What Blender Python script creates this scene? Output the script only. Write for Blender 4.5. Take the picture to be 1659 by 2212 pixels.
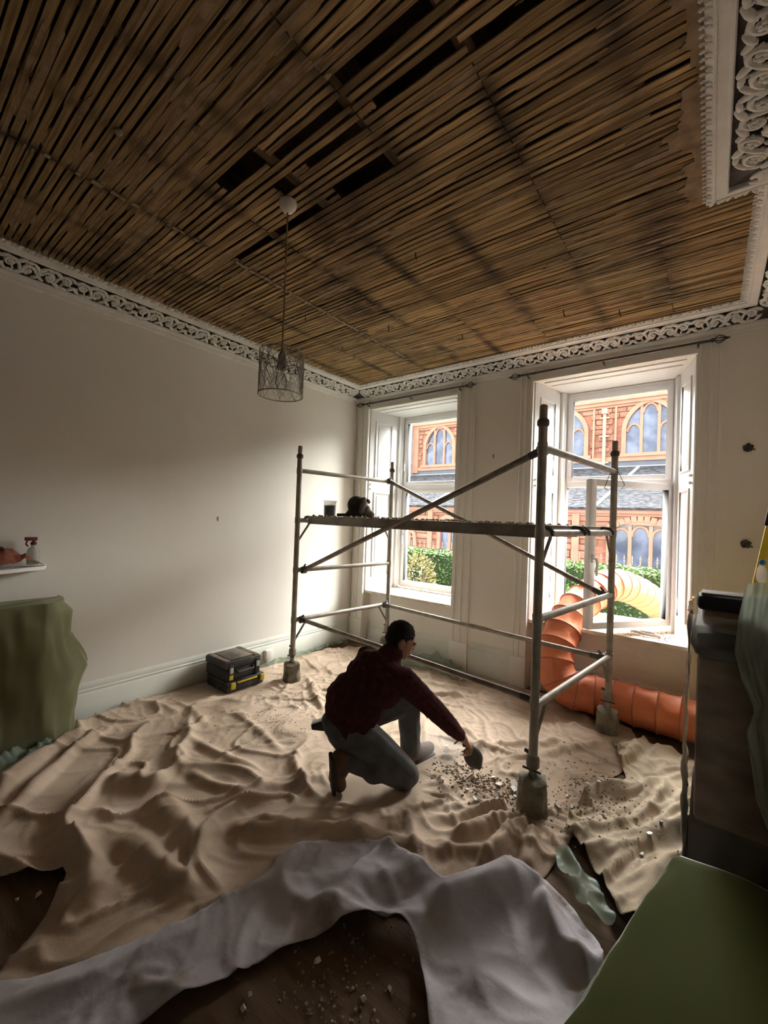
import bpy, bmesh, math, random
import numpy as np
from mathutils import Vector, Matrix
PI = math.pi
random.seed(7)
for o in list(bpy.data.objects): bpy.data.objects.remove(o)
SC = bpy.context.scene
COL = SC.collection
V = Vector

# ---------------------------------------------------------------- camera
cam_d = bpy.data.cameras.new('camera'); cam = bpy.data.objects.new('camera', cam_d); COL.objects.link(cam)
CAM = V((3.8365, -4.2168, 1.6635)); YAW, PITCH, ROLL, FPX = -0.6656, 0.0130, 0.0357, 899.0
_f = V((math.sin(YAW)*math.cos(PITCH), math.cos(YAW)*math.cos(PITCH), math.sin(PITCH)))
_r0 = V((math.cos(YAW), -math.sin(YAW), 0)); _u0 = _r0.cross(_f)
_r = _r0*math.cos(ROLL) + _u0*math.sin(ROLL); _u = -_r0*math.sin(ROLL) + _u0*math.cos(ROLL)
_b = -_f
cam.matrix_world = Matrix(((_r.x, _u.x, _b.x, CAM.x), (_r.y, _u.y, _b.y, CAM.y), (_r.z, _u.z, _b.z, CAM.z), (0, 0, 0, 1)))
cam_d.sensor_fit = 'VERTICAL'; cam_d.sensor_height = 24.0; cam_d.lens = FPX/2212*24.0
cam_d.clip_start = 0.02; cam_d.clip_end = 300
SC.camera = cam

# ---------------------------------------------------------------- sky, hazy sun, exposure
world = bpy.data.worlds.new('overcast_sky'); SC.world = world; world.use_nodes = True
bg = world.node_tree.nodes['Background']
bg.inputs['Color'].default_value = (0.93, 0.96, 1.0, 1); bg.inputs['Strength'].default_value = 1.55
sun_d = bpy.data.lights.new('hazy_sun', 'SUN'); sun = bpy.data.objects.new('hazy_sun', sun_d); COL.objects.link(sun)
sun_d.energy = 23.0; sun_d.angle = math.radians(95); sun_d.color = (1.0, 0.965, 0.92)
# light travels from high above the street (over the church) down into the room, slightly towards the left wall
sun.rotation_euler = V((-0.08, -1.0, -1.10)).to_track_quat('-Z', 'Y').to_euler()
SC.view_settings.view_transform = 'Standard'; SC.view_settings.look = 'None'
SC.view_settings.gamma = 1.0; SC.view_settings.use_curve_mapping = False
SC.view_settings.exposure = 2.02
SC.cycles.max_bounces = 14; SC.cycles.diffuse_bounces = 10; SC.cycles.transparent_max_bounces = 16
SC.cycles.caustics_reflective = False; SC.cycles.caustics_refractive = False
SC.cycles.sample_clamp_indirect = 8.0

# ---------------------------------------------------------------- noise (numpy)
def _hash(ix, iy, seed):
    h = (ix*374761393 + iy*668265263 + seed*1442695041) & 0xffffffff
    h = ((h ^ (h >> 13))*1274126177) & 0xffffffff
    h = h ^ (h >> 16)
    return h
def noise2(x, y, seed=0):
    x = np.asarray(x, float); y = np.asarray(y, float)
    ix = np.floor(x).astype(np.int64); iy = np.floor(y).astype(np.int64)
    fx = x-ix; fy = y-iy
    u = fx*fx*fx*(fx*(fx*6-15)+10); v = fy*fy*fy*(fy*(fy*6-15)+10)
    def g(a, b):
        ang = _hash(ix+a, iy+b, seed).astype(float)/4294967296.0*2*np.pi
        return np.cos(ang)*(fx-a) + np.sin(ang)*(fy-b)
    n0 = g(0, 0)*(1-u) + g(1, 0)*u; n1 = g(0, 1)*(1-u) + g(1, 1)*u
    return (n0*(1-v) + n1*v)*1.4
def fbm(x, y, seed=0, o=3):
    r = 0; a = 1
    for i in range(o):
        r = r + a*noise2(x*2**i, y*2**i, seed+i*17); a *= .5
    return r

# ---------------------------------------------------------------- materials
def nd(t, k, x=None): return t.nodes.new(k)
def new_mat(name):
    m = bpy.data.materials.new(name); m.use_nodes = True
    t = m.node_tree; b = t.nodes['Principled BSDF']
    return m, t, b
def M(name, col, rough=.75, col2=None, var=.12, scale=6.0, stretch=(1, 1, 1), bump=0.0, bscale=40.0, metal=0.0, spec=.3, rnd=0.0, detail=4.0, lo=.35, hi=.65, obj=False, col3=None, scale3=1.5, lo3=.5, hi3=.7):
    m, t, b = new_mat(name); L = t.links
    if col2 is None: col2 = tuple(c*(1-var) for c in col)
    src = nd(t, 'ShaderNodeTexCoord').outputs['Object'] if obj else nd(t, 'ShaderNodeNewGeometry').outputs['Position']
    mp = nd(t, 'ShaderNodeMapping'); mp.inputs['Scale'].default_value = stretch; L.new(src, mp.inputs['Vector'])
    n = nd(t, 'ShaderNodeTexNoise'); n.inputs['Scale'].default_value = scale; n.inputs['Detail'].default_value = detail
    L.new(mp.outputs[0], n.inputs['Vector'])
    r = nd(t, 'ShaderNodeValToRGB'); r.color_ramp.elements[0].position = lo; r.color_ramp.elements[1].position = hi
    r.color_ramp.elements[0].color = (*col2, 1); r.color_ramp.elements[1].color = (*col, 1)
    L.new(n.outputs['Fac'], r.inputs['Fac']); out = r.outputs['Color']
    if col3 is not None:
        n3 = nd(t, 'ShaderNodeTexNoise'); n3.inputs['Scale'].default_value = scale3; n3.inputs['Detail'].default_value = 5
        L.new(src, n3.inputs['Vector'])
        r3 = nd(t, 'ShaderNodeValToRGB'); r3.color_ramp.elements[0].position = lo3; r3.color_ramp.elements[1].position = hi3
        r3.color_ramp.elements[0].color = (0, 0, 0, 1); r3.color_ramp.elements[1].color = (1, 1, 1, 1)
        L.new(n3.outputs['Fac'], r3.inputs['Fac'])
        mx = nd(t, 'ShaderNodeMix'); mx.data_type = 'RGBA'; L.new(r3.outputs['Color'], mx.inputs['Factor'])
        L.new(out, mx.inputs['A']); mx.inputs['B'].default_value = (*col3, 1); out = mx.outputs['Result']
    if rnd:
        oi = nd(t, 'ShaderNodeObjectInfo'); mr = nd(t, 'ShaderNodeMapRange')
        mr.inputs['To Min'].default_value = 1-rnd; mr.inputs['To Max'].default_value = 1+rnd*.6
        L.new(oi.outputs['Random'], mr.inputs['Value'])
        h = nd(t, 'ShaderNodeHueSaturation'); L.new(mr.outputs[0], h.inputs['Value']); L.new(out, h.inputs['Color']); out = h.outputs['Color']
    L.new(out, b.inputs['Base Color'])
    b.inputs['Roughness'].default_value = rough; b.inputs['Metallic'].default_value = metal
    b.inputs['Specular IOR Level'].default_value = spec
    if bump:
        n2 = nd(t, 'ShaderNodeTexNoise'); n2.inputs['Scale'].default_value = bscale; n2.inputs['Detail'].default_value = 5
        L.new(mp.outputs[0], n2.inputs['Vector'])
        bp = nd(t, 'ShaderNodeBump'); bp.inputs['Strength'].default_value = bump; bp.inputs['Distance'].default_value = .01
        L.new(n2.outputs['Fac'], bp.inputs['Height']); L.new(bp.outputs[0], b.inputs['Normal'])
    return m
def film_mat(name, col, clear=.45, transl=.4, rough=.25, gl=.12):
    m = bpy.data.materials.new(name); m.use_nodes = True; t = m.node_tree; L = t.links
    for n in list(t.nodes): t.nodes.remove(n)
    out = nd(t, 'ShaderNodeOutputMaterial')
    tr = nd(t, 'ShaderNodeBsdfTransparent'); tr.inputs[0].default_value = (*[c**.35 for c in col], 1)
    tl = nd(t, 'ShaderNodeBsdfTranslucent'); tl.inputs[0].default_value = (*col, 1)
    df = nd(t, 'ShaderNodeBsdfDiffuse'); df.inputs[0].default_value = (*col, 1)
    gs = nd(t, 'ShaderNodeBsdfGlossy'); gs.inputs['Roughness'].default_value = rough
    gs.inputs['Color'].default_value = (.9, .95, .92, 1)
    a = nd(t, 'ShaderNodeMixShader'); a.inputs[0].default_value = transl; L.new(df.outputs[0], a.inputs[1]); L.new(tl.outputs[0], a.inputs[2])
    b = nd(t, 'ShaderNodeMixShader'); b.inputs[0].default_value = clear; L.new(a.outputs[0], b.inputs[1]); L.new(tr.outputs[0], b.inputs[2])
    lw = nd(t, 'ShaderNodeLayerWeight'); lw.inputs['Blend'].default_value = gl
    c = nd(t, 'ShaderNodeMixShader'); L.new(lw.outputs['Fresnel'], c.inputs[0]); L.new(b.outputs[0], c.inputs[1]); L.new(gs.outputs[0], c.inputs[2])
    L.new(c.outputs[0], out.inputs['Surface'])
    # soft crinkle relief
    n = nd(t, 'ShaderNodeTexNoise'); n.inputs['Scale'].default_value = 9; n.inputs['Detail'].default_value = 3
    bp = nd(t, 'ShaderNodeBump'); bp.inputs['Strength'].default_value = .5; bp.inputs['Distance'].default_value = .03
    L.new(nd(t, 'ShaderNodeNewGeometry').outputs['Position'], n.inputs['Vector']); L.new(n.outputs['Fac'], bp.inputs['Height'])
    L.new(bp.outputs[0], gs.inputs['Normal'])
    return m
def glass_mat(name):
    m = bpy.data.materials.new(name); m.use_nodes = True; t = m.node_tree; L = t.links
    for n in list(t.nodes): t.nodes.remove(n)
    out = nd(t, 'ShaderNodeOutputMaterial'); tr = nd(t, 'ShaderNodeBsdfTransparent'); gs = nd(t, 'ShaderNodeBsdfGlossy')
    gs.inputs['Roughness'].default_value = .02; tr.inputs[0].default_value = (.97, .98, .97, 1)
    lw = nd(t, 'ShaderNodeLayerWeight'); lw.inputs['Blend'].default_value = .12
    mx = nd(t, 'ShaderNodeMixShader'); L.new(lw.outputs['Fresnel'], mx.inputs[0]); L.new(tr.outputs[0], mx.inputs[1]); L.new(gs.outputs[0], mx.inputs[2])
    L.new(mx.outputs[0], out.inputs['Surface']); return m

MAT = {}
MAT['wall'] = M('wall_paint', (.80, .775, .715), .85, var=.05, scale=1.2, bump=.03, bscale=60)
MAT['wallr'] = M('rear_wall_paint', (.58, .56, .51), .9, var=.05, scale=1.2)
MAT['trimw'] = M('white_gloss_paint', (.78, .76, .71), .5, var=.05, scale=3, spec=.4)
MAT['skirt'] = M('skirting_paint', (.70, .715, .65), .5, var=.08, scale=4, spec=.4)
MAT['upvc'] = M('white_upvc', (.85, .85, .86), .3, var=.02, scale=2, spec=.5)
MAT['shutter'] = M('shutter_paint', (.80, .80, .80), .45, var=.04, scale=3, spec=.4)
MAT['sill'] = M('dusty_sill', (.74, .66, .56), .8, col2=(.52, .42, .32), scale=9, lo=.3, hi=.6)
MAT['plaster'] = M('cornice_plaster', (.74, .72, .68), .85, var=.1, scale=12, bump=.15, bscale=50)
MAT['voidshade'] = M('frieze_void_shade', (.13, .12, .115), .95, var=.4, scale=18)  # solid ground; the dark of the pierced voids is put into its colour
MAT['floor'] = M('floor_brown', (.15, .092, .052), .85, col2=(.085, .051, .03), scale=7, stretch=(.6, 3, 1), bump=.2)
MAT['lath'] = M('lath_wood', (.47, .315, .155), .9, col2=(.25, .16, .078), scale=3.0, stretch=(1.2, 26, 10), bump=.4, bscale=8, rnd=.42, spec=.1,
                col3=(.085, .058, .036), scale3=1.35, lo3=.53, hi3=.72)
def joist_shade(m, xs, dark):                     # joist shade painted into the lath colour as dark bands, broken up by noise
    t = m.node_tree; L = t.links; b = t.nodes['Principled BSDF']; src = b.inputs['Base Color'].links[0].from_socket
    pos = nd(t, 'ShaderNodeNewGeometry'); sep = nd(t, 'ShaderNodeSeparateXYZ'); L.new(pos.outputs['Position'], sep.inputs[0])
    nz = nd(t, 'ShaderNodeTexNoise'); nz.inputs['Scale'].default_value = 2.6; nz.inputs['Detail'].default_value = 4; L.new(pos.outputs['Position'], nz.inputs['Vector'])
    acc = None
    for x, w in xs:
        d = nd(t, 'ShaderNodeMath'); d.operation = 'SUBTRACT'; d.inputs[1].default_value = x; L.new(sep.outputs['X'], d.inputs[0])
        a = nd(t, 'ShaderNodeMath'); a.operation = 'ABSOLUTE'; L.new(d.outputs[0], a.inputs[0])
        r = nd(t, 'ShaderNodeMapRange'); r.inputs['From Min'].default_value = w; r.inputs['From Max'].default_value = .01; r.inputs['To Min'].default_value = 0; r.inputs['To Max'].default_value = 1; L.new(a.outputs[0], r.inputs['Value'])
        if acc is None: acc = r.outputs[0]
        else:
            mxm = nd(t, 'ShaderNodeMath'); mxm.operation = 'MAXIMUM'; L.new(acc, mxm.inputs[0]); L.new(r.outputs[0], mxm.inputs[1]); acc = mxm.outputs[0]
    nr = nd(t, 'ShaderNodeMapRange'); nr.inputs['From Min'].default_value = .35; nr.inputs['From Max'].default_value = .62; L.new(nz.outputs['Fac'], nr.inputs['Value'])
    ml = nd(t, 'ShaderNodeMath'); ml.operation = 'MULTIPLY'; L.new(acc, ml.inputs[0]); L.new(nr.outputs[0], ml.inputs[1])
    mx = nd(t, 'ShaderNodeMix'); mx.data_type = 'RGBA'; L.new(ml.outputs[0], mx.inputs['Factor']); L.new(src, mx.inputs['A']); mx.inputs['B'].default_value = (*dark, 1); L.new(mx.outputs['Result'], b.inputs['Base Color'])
joist_shade(MAT['lath'], [(.43, .07), (.87, .06), (1.31, .06), (1.74, .07), (2.17, .07), (2.65, .09), (3.12, .08), (3.56, .13)], (.085, .062, .042))
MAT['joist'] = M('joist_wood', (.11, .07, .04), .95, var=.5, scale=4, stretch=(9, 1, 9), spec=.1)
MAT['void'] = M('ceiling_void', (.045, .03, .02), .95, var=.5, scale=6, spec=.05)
MAT['residue'] = M('plaster_residue', (.33, .235, .155), .95, col2=(.20, .135, .08), scale=14, bump=.4, spec=.1)
MAT['chalk'] = M('chalky_residue', (.37, .31, .23), .95, col2=(.20, .145, .085), scale=22, bump=.3, spec=.1)
MAT['glass'] = glass_mat('window_glass')

# ---------------------------------------------------------------- mesh builder
class MB:
    def __init__(s): s.v = []; s.f = []
    def add(s, vs, fs):
        n = len(s.v); s.v += [tuple(v) for v in vs]; s.f += [tuple(i+n for i in f) for f in fs]; return s
    def box(s, x0, x1, y0, y1, z0, z1):
        vs = [(x, y, z) for z in (z0, z1) for y in (y0, y1) for x in (x0, x1)]
        return s.add(vs, [(0, 2, 3, 1), (4, 5, 7, 6), (0, 1, 5, 4), (2, 6, 7, 3), (0, 4, 6, 2), (1, 3, 7, 5)])
    def bbox(s, x0, x1, y0, y1, z0, z1, b=.004):      # box with chamfered edges
        bm = bmesh.new(); bmesh.ops.create_cube(bm, size=1)
        for v in bm.verts: v.co = V((x0+(v.co.x+.5)*(x1-x0), y0+(v.co.y+.5)*(y1-y0), z0+(v.co.z+.5)*(z1-z0)))
        bmesh.ops.bevel(bm, geom=list(bm.edges), offset=b, segments=2, profile=.5, affect='EDGES')
        bm.verts.index_update(); s.add([v.co for v in bm.verts], [[q.index for q in f.verts] for f in bm.faces]); bm.free(); return s
    def prism(s, poly, z0, z1):
        n = len(poly); vs = [(x, y, z0) for x, y in poly]+[(x, y, z1) for x, y in poly]
        fs = [tuple(reversed(range(n))), tuple(range(n, 2*n))]+[(i, (i+1) % n, n+(i+1) % n, n+i) for i in range(n)]
        return s.add(vs, fs)
    def tube(s, pts, r, n=10, cap=True, closed=False):
        pts = [V(p) for p in pts]; k = len(pts); rs = r if hasattr(r, '__len__') else [r]*k
        vs = []; prev = None
        for i, p in enumerate(pts):
            if closed: t = pts[(i+1) % k]-pts[i-1]
            else: t = pts[min(i+1, k-1)]-pts[max(i-1, 0)]
            t = t.normalized() if t.length > 1e-9 else V((0, 0, 1))
            if prev is None:
                a = t.orthogonal().normalized()
            else:
                a = prev-t*prev.dot(t); a = a.normalized() if a.length > 1e-6 else t.orthogonal().normalized()
            prev = a; b = t.cross(a)
            vs += [p+(a*math.cos(2*PI*j/n)+b*math.sin(2*PI*j/n))*rs[i] for j in range(n)]
        fs = []
        for i in range(k if closed else k-1):
            q = (i+1) % k
            fs += [(i*n+j, i*n+(j+1) % n, q*n+(j+1) % n, q*n+j) for j in range(n)]
        if cap and not closed: fs += [tuple(reversed(range(n))), tuple(range((k-1)*n, k*n))]
        return s.add(vs, fs)
    def lathe(s, prof, c=(0, 0, 0), n=20):            # prof: (r,z), axis z
        vs = []; fs = []
        for r, z in prof: vs += [(c[0]+r*math.cos(2*PI*j/n), c[1]+r*math.sin(2*PI*j/n), c[2]+z) for j in range(n)]
        for i in range(len(prof)-1): fs += [(i*n+j, i*n+(j+1) % n, (i+1)*n+(j+1) % n, (i+1)*n+j) for j in range(n)]
        fs += [tuple(reversed(range(n))), tuple(range((len(prof)-1)*n, len(prof)*n))]
        return s.add(vs, fs)
    def ell(s, c, r, n=10, m=7, rot=None):
        vs = []; fs = []
        for i in range(m+1):
            th = PI*i/m
            for j in range(n):
                p = V((r[0]*math.sin(th)*math.cos(2*PI*j/n), r[1]*math.sin(th)*math.sin(2*PI*j/n), r[2]*math.cos(th)))
                if rot is not None: p = rot @ p
                vs.append(V(c)+p)
        for i in range(m): fs += [(i*n+j, i*n+(j+1) % n, (i+1)*n+(j+1) % n, (i+1)*n+j) for j in range(n)]
        return s.add(vs, fs)
    def grid(s, P):                                   # P[i][j] points
        a, b = len(P), len(P[0]); vs = [p for row in P for p in row]
        return s.add(vs, [(i*b+j, i*b+j+1, (i+1)*b+j+1, (i+1)*b+j) for i in range(a-1) for j in range(b-1)])
    def mesh(s, name, sharp=35):
        me = bpy.data.meshes.new(name); me.from_pydata(s.v, [], s.f); me.update()
        bm = bmesh.new(); bm.from_mesh(me); bmesh.ops.remove_doubles(bm, verts=bm.verts, dist=1e-5); bmesh.ops.recalc_face_normals(bm, faces=bm.faces); bm.to_mesh(me); bm.free()
        if sharp:
            me.polygons.foreach_set('use_smooth', [True]*len(me.polygons)); me.set_sharp_from_angle(angle=math.radians(sharp))
        return me
    def build(s, name, mat, parent=None, sharp=35, **tags):
        return link(name, s.mesh(name, sharp), mat, parent, **tags)
def link(name, me, mat, parent=None, **tags):
    if mat is not None and not me.materials: me.materials.append(MAT[mat] if isinstance(mat, str) else mat)
    o = bpy.data.objects.new(name, me); COL.objects.link(o)
    if parent is not None: put(o, parent)
    return tag(o, **tags)
def put(o, parent):                                    # meshes are modelled in world space: keep them there
    o.parent = parent; o.matrix_parent_inverse = parent.matrix_basis.inverted()
def tag(o, label=None, cat=None, group=None, kind=None):
    if label: o['label'] = label
    if cat: o['category'] = cat
    if group: o['group'] = group
    if kind: o['kind'] = kind
    return o
def thing(name, loc, label, cat, group=None, kind=None):
    o = bpy.data.objects.new(name, None); COL.objects.link(o); o.location = loc; o.empty_display_size = .05
    return tag(o, label, cat, group, kind)
def solid(o, t, off=0.0):
    m = o.modifiers.new('thickness', 'SOLIDIFY'); m.thickness = t; m.offset = off; return o

# ================================================================ THE ROOM SHELL
ZC = 3.225; ZL = 3.325; XA = 4.30; XB = 4.10; YB = -1.88; YR = -6.4
W1 = (.233, 1.554, .36, 1.43); W2 = (2.406, 3.73, 2.548, 3.575); ZH = 3.09; ZS = .69; YF = .60
fl = MB().box(-.3, 4.6, YR-.2, .8, -.12, 0).build('floor', 'floor', kind='structure')
fl['label'] = 'dark brown floor showing between the sheets'
MB().box(-.3, 0, YR-.2, .8, 0, 3.7).build('wall_left', 'wall', kind='structure')
wb = MB()
wb.prism([(0, 0), (W1[0], 0), (W1[2], YF), (W1[2], .8), (0, .8)], 0, 3.7)
wb.prism([(W1[1], 0), (W2[0], 0), (W2[2], YF), (W2[2], .8), (W1[3], .8), (W1[3], YF)], 0, 3.7)
wb.prism([(W2[1], 0), (XA+.3, 0), (XA+.3, .8), (W2[3], .8), (W2[3], YF)], 0, 3.7)
for w in (W1, W2):
    wb.prism([(w[0], 0), (w[1], 0), (w[3], YF), (w[3], .8), (w[2], .8), (w[2], YF)], ZH, 3.7)
    wb.prism([(w[0]+.02, .09), (w[1]-.02, .09), (w[3], YF), (w[3], .8), (w[2], .8), (w[2], YF)], 0, ZS-.03)
wb.build('wall_back', 'wall', sharp=0, kind='structure')
MB().box(XA, XA+.3, YR, 0, 0, 3.7).build('wall_right', 'wall', sharp=0, kind='structure')
MB().box(XB, XA, YR, YB, 0, 3.7).build('wall_chimney', 'wall', sharp=0, kind='structure')
MB().box(-.3, 4.6, YR-.2, YR, 0, 3.7).build('wall_rear', 'wallr', sharp=0, kind='structure')

# ---- ceiling: dark void, joists and every lath
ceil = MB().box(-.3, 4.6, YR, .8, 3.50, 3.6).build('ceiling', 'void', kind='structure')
ceil['label'] = 'dark ceiling void above the stripped laths'
for x in (.43, .87, 1.31, 1.74, 2.17, 2.65, 3.12, 3.58, 4.02):
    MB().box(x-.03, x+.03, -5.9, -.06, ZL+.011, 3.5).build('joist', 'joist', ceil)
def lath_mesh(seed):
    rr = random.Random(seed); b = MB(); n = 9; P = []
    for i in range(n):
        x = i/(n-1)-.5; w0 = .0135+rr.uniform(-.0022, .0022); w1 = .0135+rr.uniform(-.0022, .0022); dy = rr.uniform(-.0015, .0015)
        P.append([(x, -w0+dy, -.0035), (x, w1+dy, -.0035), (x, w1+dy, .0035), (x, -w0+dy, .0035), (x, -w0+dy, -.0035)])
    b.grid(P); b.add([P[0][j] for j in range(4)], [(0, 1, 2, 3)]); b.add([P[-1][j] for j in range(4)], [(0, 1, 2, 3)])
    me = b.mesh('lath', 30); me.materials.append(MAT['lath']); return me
LM = [lath_mesh(s) for s in range(6)]
GAPS = [(1.83, 2.18, -3.135, -3.075), (2.14, 2.66, -3.075, -3.03), (2.29, 2.63, -2.955, -2.90), (2.29, 2.66, -2.75, -2.685), (2.74, 3.11, -3.0, -2.94),
        (3.13, 3.55, -2.96, -2.915), (1.36, 1.90, -2.73, -2.685), (1.92, 2.2, -2.735, -2.69), (2.05, 2.19, -2.96, -2.89), (2.68, 3.1, -3.13, -3.10), (2.2, 2.64, -2.63, -2.60)]
JX = [.30, .43, .87, 1.31, 1.74, 2.17, 2.65, 3.12, 3.58, 3.99]
rl = random.Random(21); y = -.275; row = 0; rest = MB(); nl = 0
patt = [[1.31, 2.65], [.87, 2.17, 3.58], [1.74, 3.12], [1.31, 2.65, 3.58]]; zone = 0
while y > -5.9:
    if row % rl.choice((7, 8, 9, 10)) == 0: zone = rl.randrange(4)
    br = sorted(patt[zone]); xs = [.25]+br+[4.02 if y > -1.6 else 3.80]
    segs = []
    for a, b in zip(xs[:-1], xs[1:]):
        cur = [(a, b)]
        for g in GAPS:
            if g[2] <= y <= g[3]:
                nx = []
                for (p, q) in cur:
                    if g[1] <= p or g[0] >= q: nx.append((p, q))
                    else:
                        if g[0]-p > .05: nx.append((p, g[0]))
                        if q-g[1] > .05: nx.append((g[1], q))
                cur = nx
        segs += cur
    for a, b in segs:
        z = ZL+.006+rl.uniform(-.003, .003); wf = 1.06 if y > -2.2 else .97
        if y > -4.05 and nl < 299:
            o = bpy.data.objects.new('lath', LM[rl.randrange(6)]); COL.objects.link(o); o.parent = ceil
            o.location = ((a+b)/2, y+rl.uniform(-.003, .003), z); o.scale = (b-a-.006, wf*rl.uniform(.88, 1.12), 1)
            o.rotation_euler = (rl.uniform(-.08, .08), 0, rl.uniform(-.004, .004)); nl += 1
        else:
            rest.box(a+.003, b-.003, y-.0135, y+.0135, z-.0035, z+.0035)
    y -= .0375+rl.uniform(-.0025, .0025); row += 1
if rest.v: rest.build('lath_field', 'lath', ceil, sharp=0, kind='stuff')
# plaster keys left between and on the laths, in patches
res = MB(); rr = random.Random(5)
for k in range(1500):
    cx, cy = rr.uniform(.4, 3.9), rr.uniform(-3.9, -.35)
    if any(g[0]-.05 < cx < g[1]+.05 and g[2]-.05 < cy < g[3]+.05 for g in GAPS): continue
    if cx > 3.7 and cy < -1.5: continue
    if noise2(cx*1.6, cy*1.6, 3) < (.05 if cy < -2.3 else -.25): continue
    lx, ly = rr.uniform(.05, .30), rr.uniform(.004, .014)
    pts = [(cx+lx*math.cos(a)*rr.uniform(.7, 1.2), cy+ly*math.sin(a)*rr.uniform(.7, 1.2)) for a in [2*PI*j/8 for j in range(8)]]
    res.prism(pts, ZL+.003+rr.uniform(-.003, .003), ZL+.014)
res.build('plaster_key', 'residue', ceil, kind='stuff')
# plaster remnant beside the chimney breast
rr = random.Random(9); out = [(3.80, -1.62)]; yy = -1.62
while yy > -2.75:
    w = .045+.075*max(0.0, float(noise2(yy*3.1, 2.0, 9))+.45)+rr.uniform(-.02, .035); st = .0375*rr.choice((1, 1, 2))
    out += [(3.80-w+rr.uniform(-.006, .006), yy-.006), (3.80-w*1.04+rr.uniform(-.008, .008), yy-st*.5), (3.80-w+rr.uniform(-.006, .012), yy-st+.004)]; yy -= st
out += [(3.80, yy)]
MB().prism(out, ZL-.006, ZL+.004).build('plaster_remnant', 'residue', ceil)
# chalky line where a joist edge was plastered, pale nubs and bent nails
ch = MB(); rr = random.Random(3)
yy = -.75
while yy > -3.7:
    l = rr.uniform(.015, .05); 
    if rr.random() < (.9 if yy > -2.7 else .35): ch.box(1.312+rr.uniform(-.006, .004), 1.332+rr.uniform(-.004, .008), yy-l, yy, ZL-.004, ZL+.002)
    yy -= l+rr.uniform(-.004, .008)
ch.build('chalky_joist_line', 'chalk', ceil, sharp=0)
for (x, yq) in ((1.75, -3.55), (2.35, -2.35), (.95, -2.6), (2.05, -3.35)):
    b = MB(); b.ell((x, yq, ZL-.006), (.022, .018, .014), 8, 5); b.build('plaster_nub', 'chalk', ceil)
for (x, yq, l) in ((1.15, -1.95, .06), (2.05, -.9, .04), (2.9, -.85, .05), (3.25, -.62, .05), (1.6, -1.4, .05), (2.35, -2.1, .045), (.95, -1.3, .03)):
    MB().tube([(x, yq, ZL+.01), (x+.004, yq, ZL-l*.6), (x+.012, yq, ZL-l)], .004, 6).build('bent_nail', 'joist', ceil)

# ---- cornice
def cpt(d):
    return [(d, YR), (d, -d), (XA-d, -d), (XA-d, YB+d), (XB-d, YB+d), (XB-d, YR)]
def strip(prof, seg):
    b = MB(); P = []
    for d, z in prof:
        c = cpt(d); P.append([(*c[seg], z), (*c[seg+1], z)])
    return b.grid(P)
PROF_LOW = [(0.0, 3.195), (.010, 3.198), (.016, 3.206), (.018, 3.214), (.030, 3.216), (.034, 3.226), (.046, 3.232), (.062, 3.235), (.066, 3.245), (.060, 3.252)]
PROF_GND = [(.060, 3.252), (.070, 3.276), (.190, 3.316), (.226, 3.318)]
PROF_TOP = [(.226, 3.318), (.227, 3.297), (.232, 3.293), (.240, 3.297), (.244, 3.302), (.276, 3.306), (.279, 3.301), (.285, 3.301), (.288, 3.308), (.314, 3.320), (.318, 3.345)]
def motif_mesh():
    b = MB()
    # local: x along the run, y across the frieze, z out (proud)
    for sx, sy in ((-1, 1), (1, -1)):
        c = (sx*.036, sy*.006)
        pts = [(c[0]+math.cos(a)*r, c[1]+math.sin(a)*r, 0) for a, r in [(t*.5, .031-.0016*t) for t in range(13)]]
        b.tube(pts, [.0075]*8+[.007, .0065, .006, .005, .004], 6)
        for k in range(5):
            a = 2*PI*k/5; b.ell((c[0]+math.cos(a)*.0095, c[1]+math.sin(a)*.0095, .003), (.0078, .0078, .006), 6, 4)
        b.ell((c[0], c[1], .007), (.005, .005, .005), 6, 4)
    for (x, y_, l, w, a) in ((0, .034, .03, .011, .5), (0, -.034, .03, .011, .5), (.068, .026, .026, .01, -.8), (-.068, -.026, .026, .01, -.8), (.07, -.03, .024, .009, .6), (-.07, .03, .024, .009, .6), (.0, 0, .03, .008, 1.9), (.036, .040, .022, .008, .1), (-.036, -.040, .022, .008, .1), (.076, -.002, .02, .008, 1.4)):
        b.ell((x, y_, .001), (l, w, .007), 8, 4, Matrix.Rotation(a, 3, 'Z'))
    for k in range(16):
        a = k*2.4; rr0 = .025+.0042*k
        b.ell((math.cos(a)*rr0, math.sin(a)*rr0*.52, -.002), (.013, .006, .006), 6, 4, Matrix.Rotation(a+.9, 3, 'Z'))
    b.v = [(x*1.28, y_*1.62, z*1.5) for x, y_, z in b.v]
    me = b.mesh('frieze_motif', 50); me.materials.append(MAT['plaster']); return me
MOT = motif_mesh()
fa, fb = V((.064, 3.246)), V((.226, 3.300))           # frieze line (d,z)
fmid = (fa+fb)/2; fdir = (fb-fa).normalized()
SEGS = [('trim_1', 0, (0, -4.0), (1, 0)), ('trim_2', 1, None, (0, -1)), ('trim_3', 2, None, (-1, 0)), ('trim_4', 3, None, (0, 1)), ('trim_5', 4, None, (-1, 0))]
CLAB = ['ornate plaster cornice along the left wall', 'ornate plaster cornice above the two windows', 'ornate plaster cornice in the alcove right of the windows', 'short cornice return at the chimney breast', 'ornate plaster cornice along the chimney breast']
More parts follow.
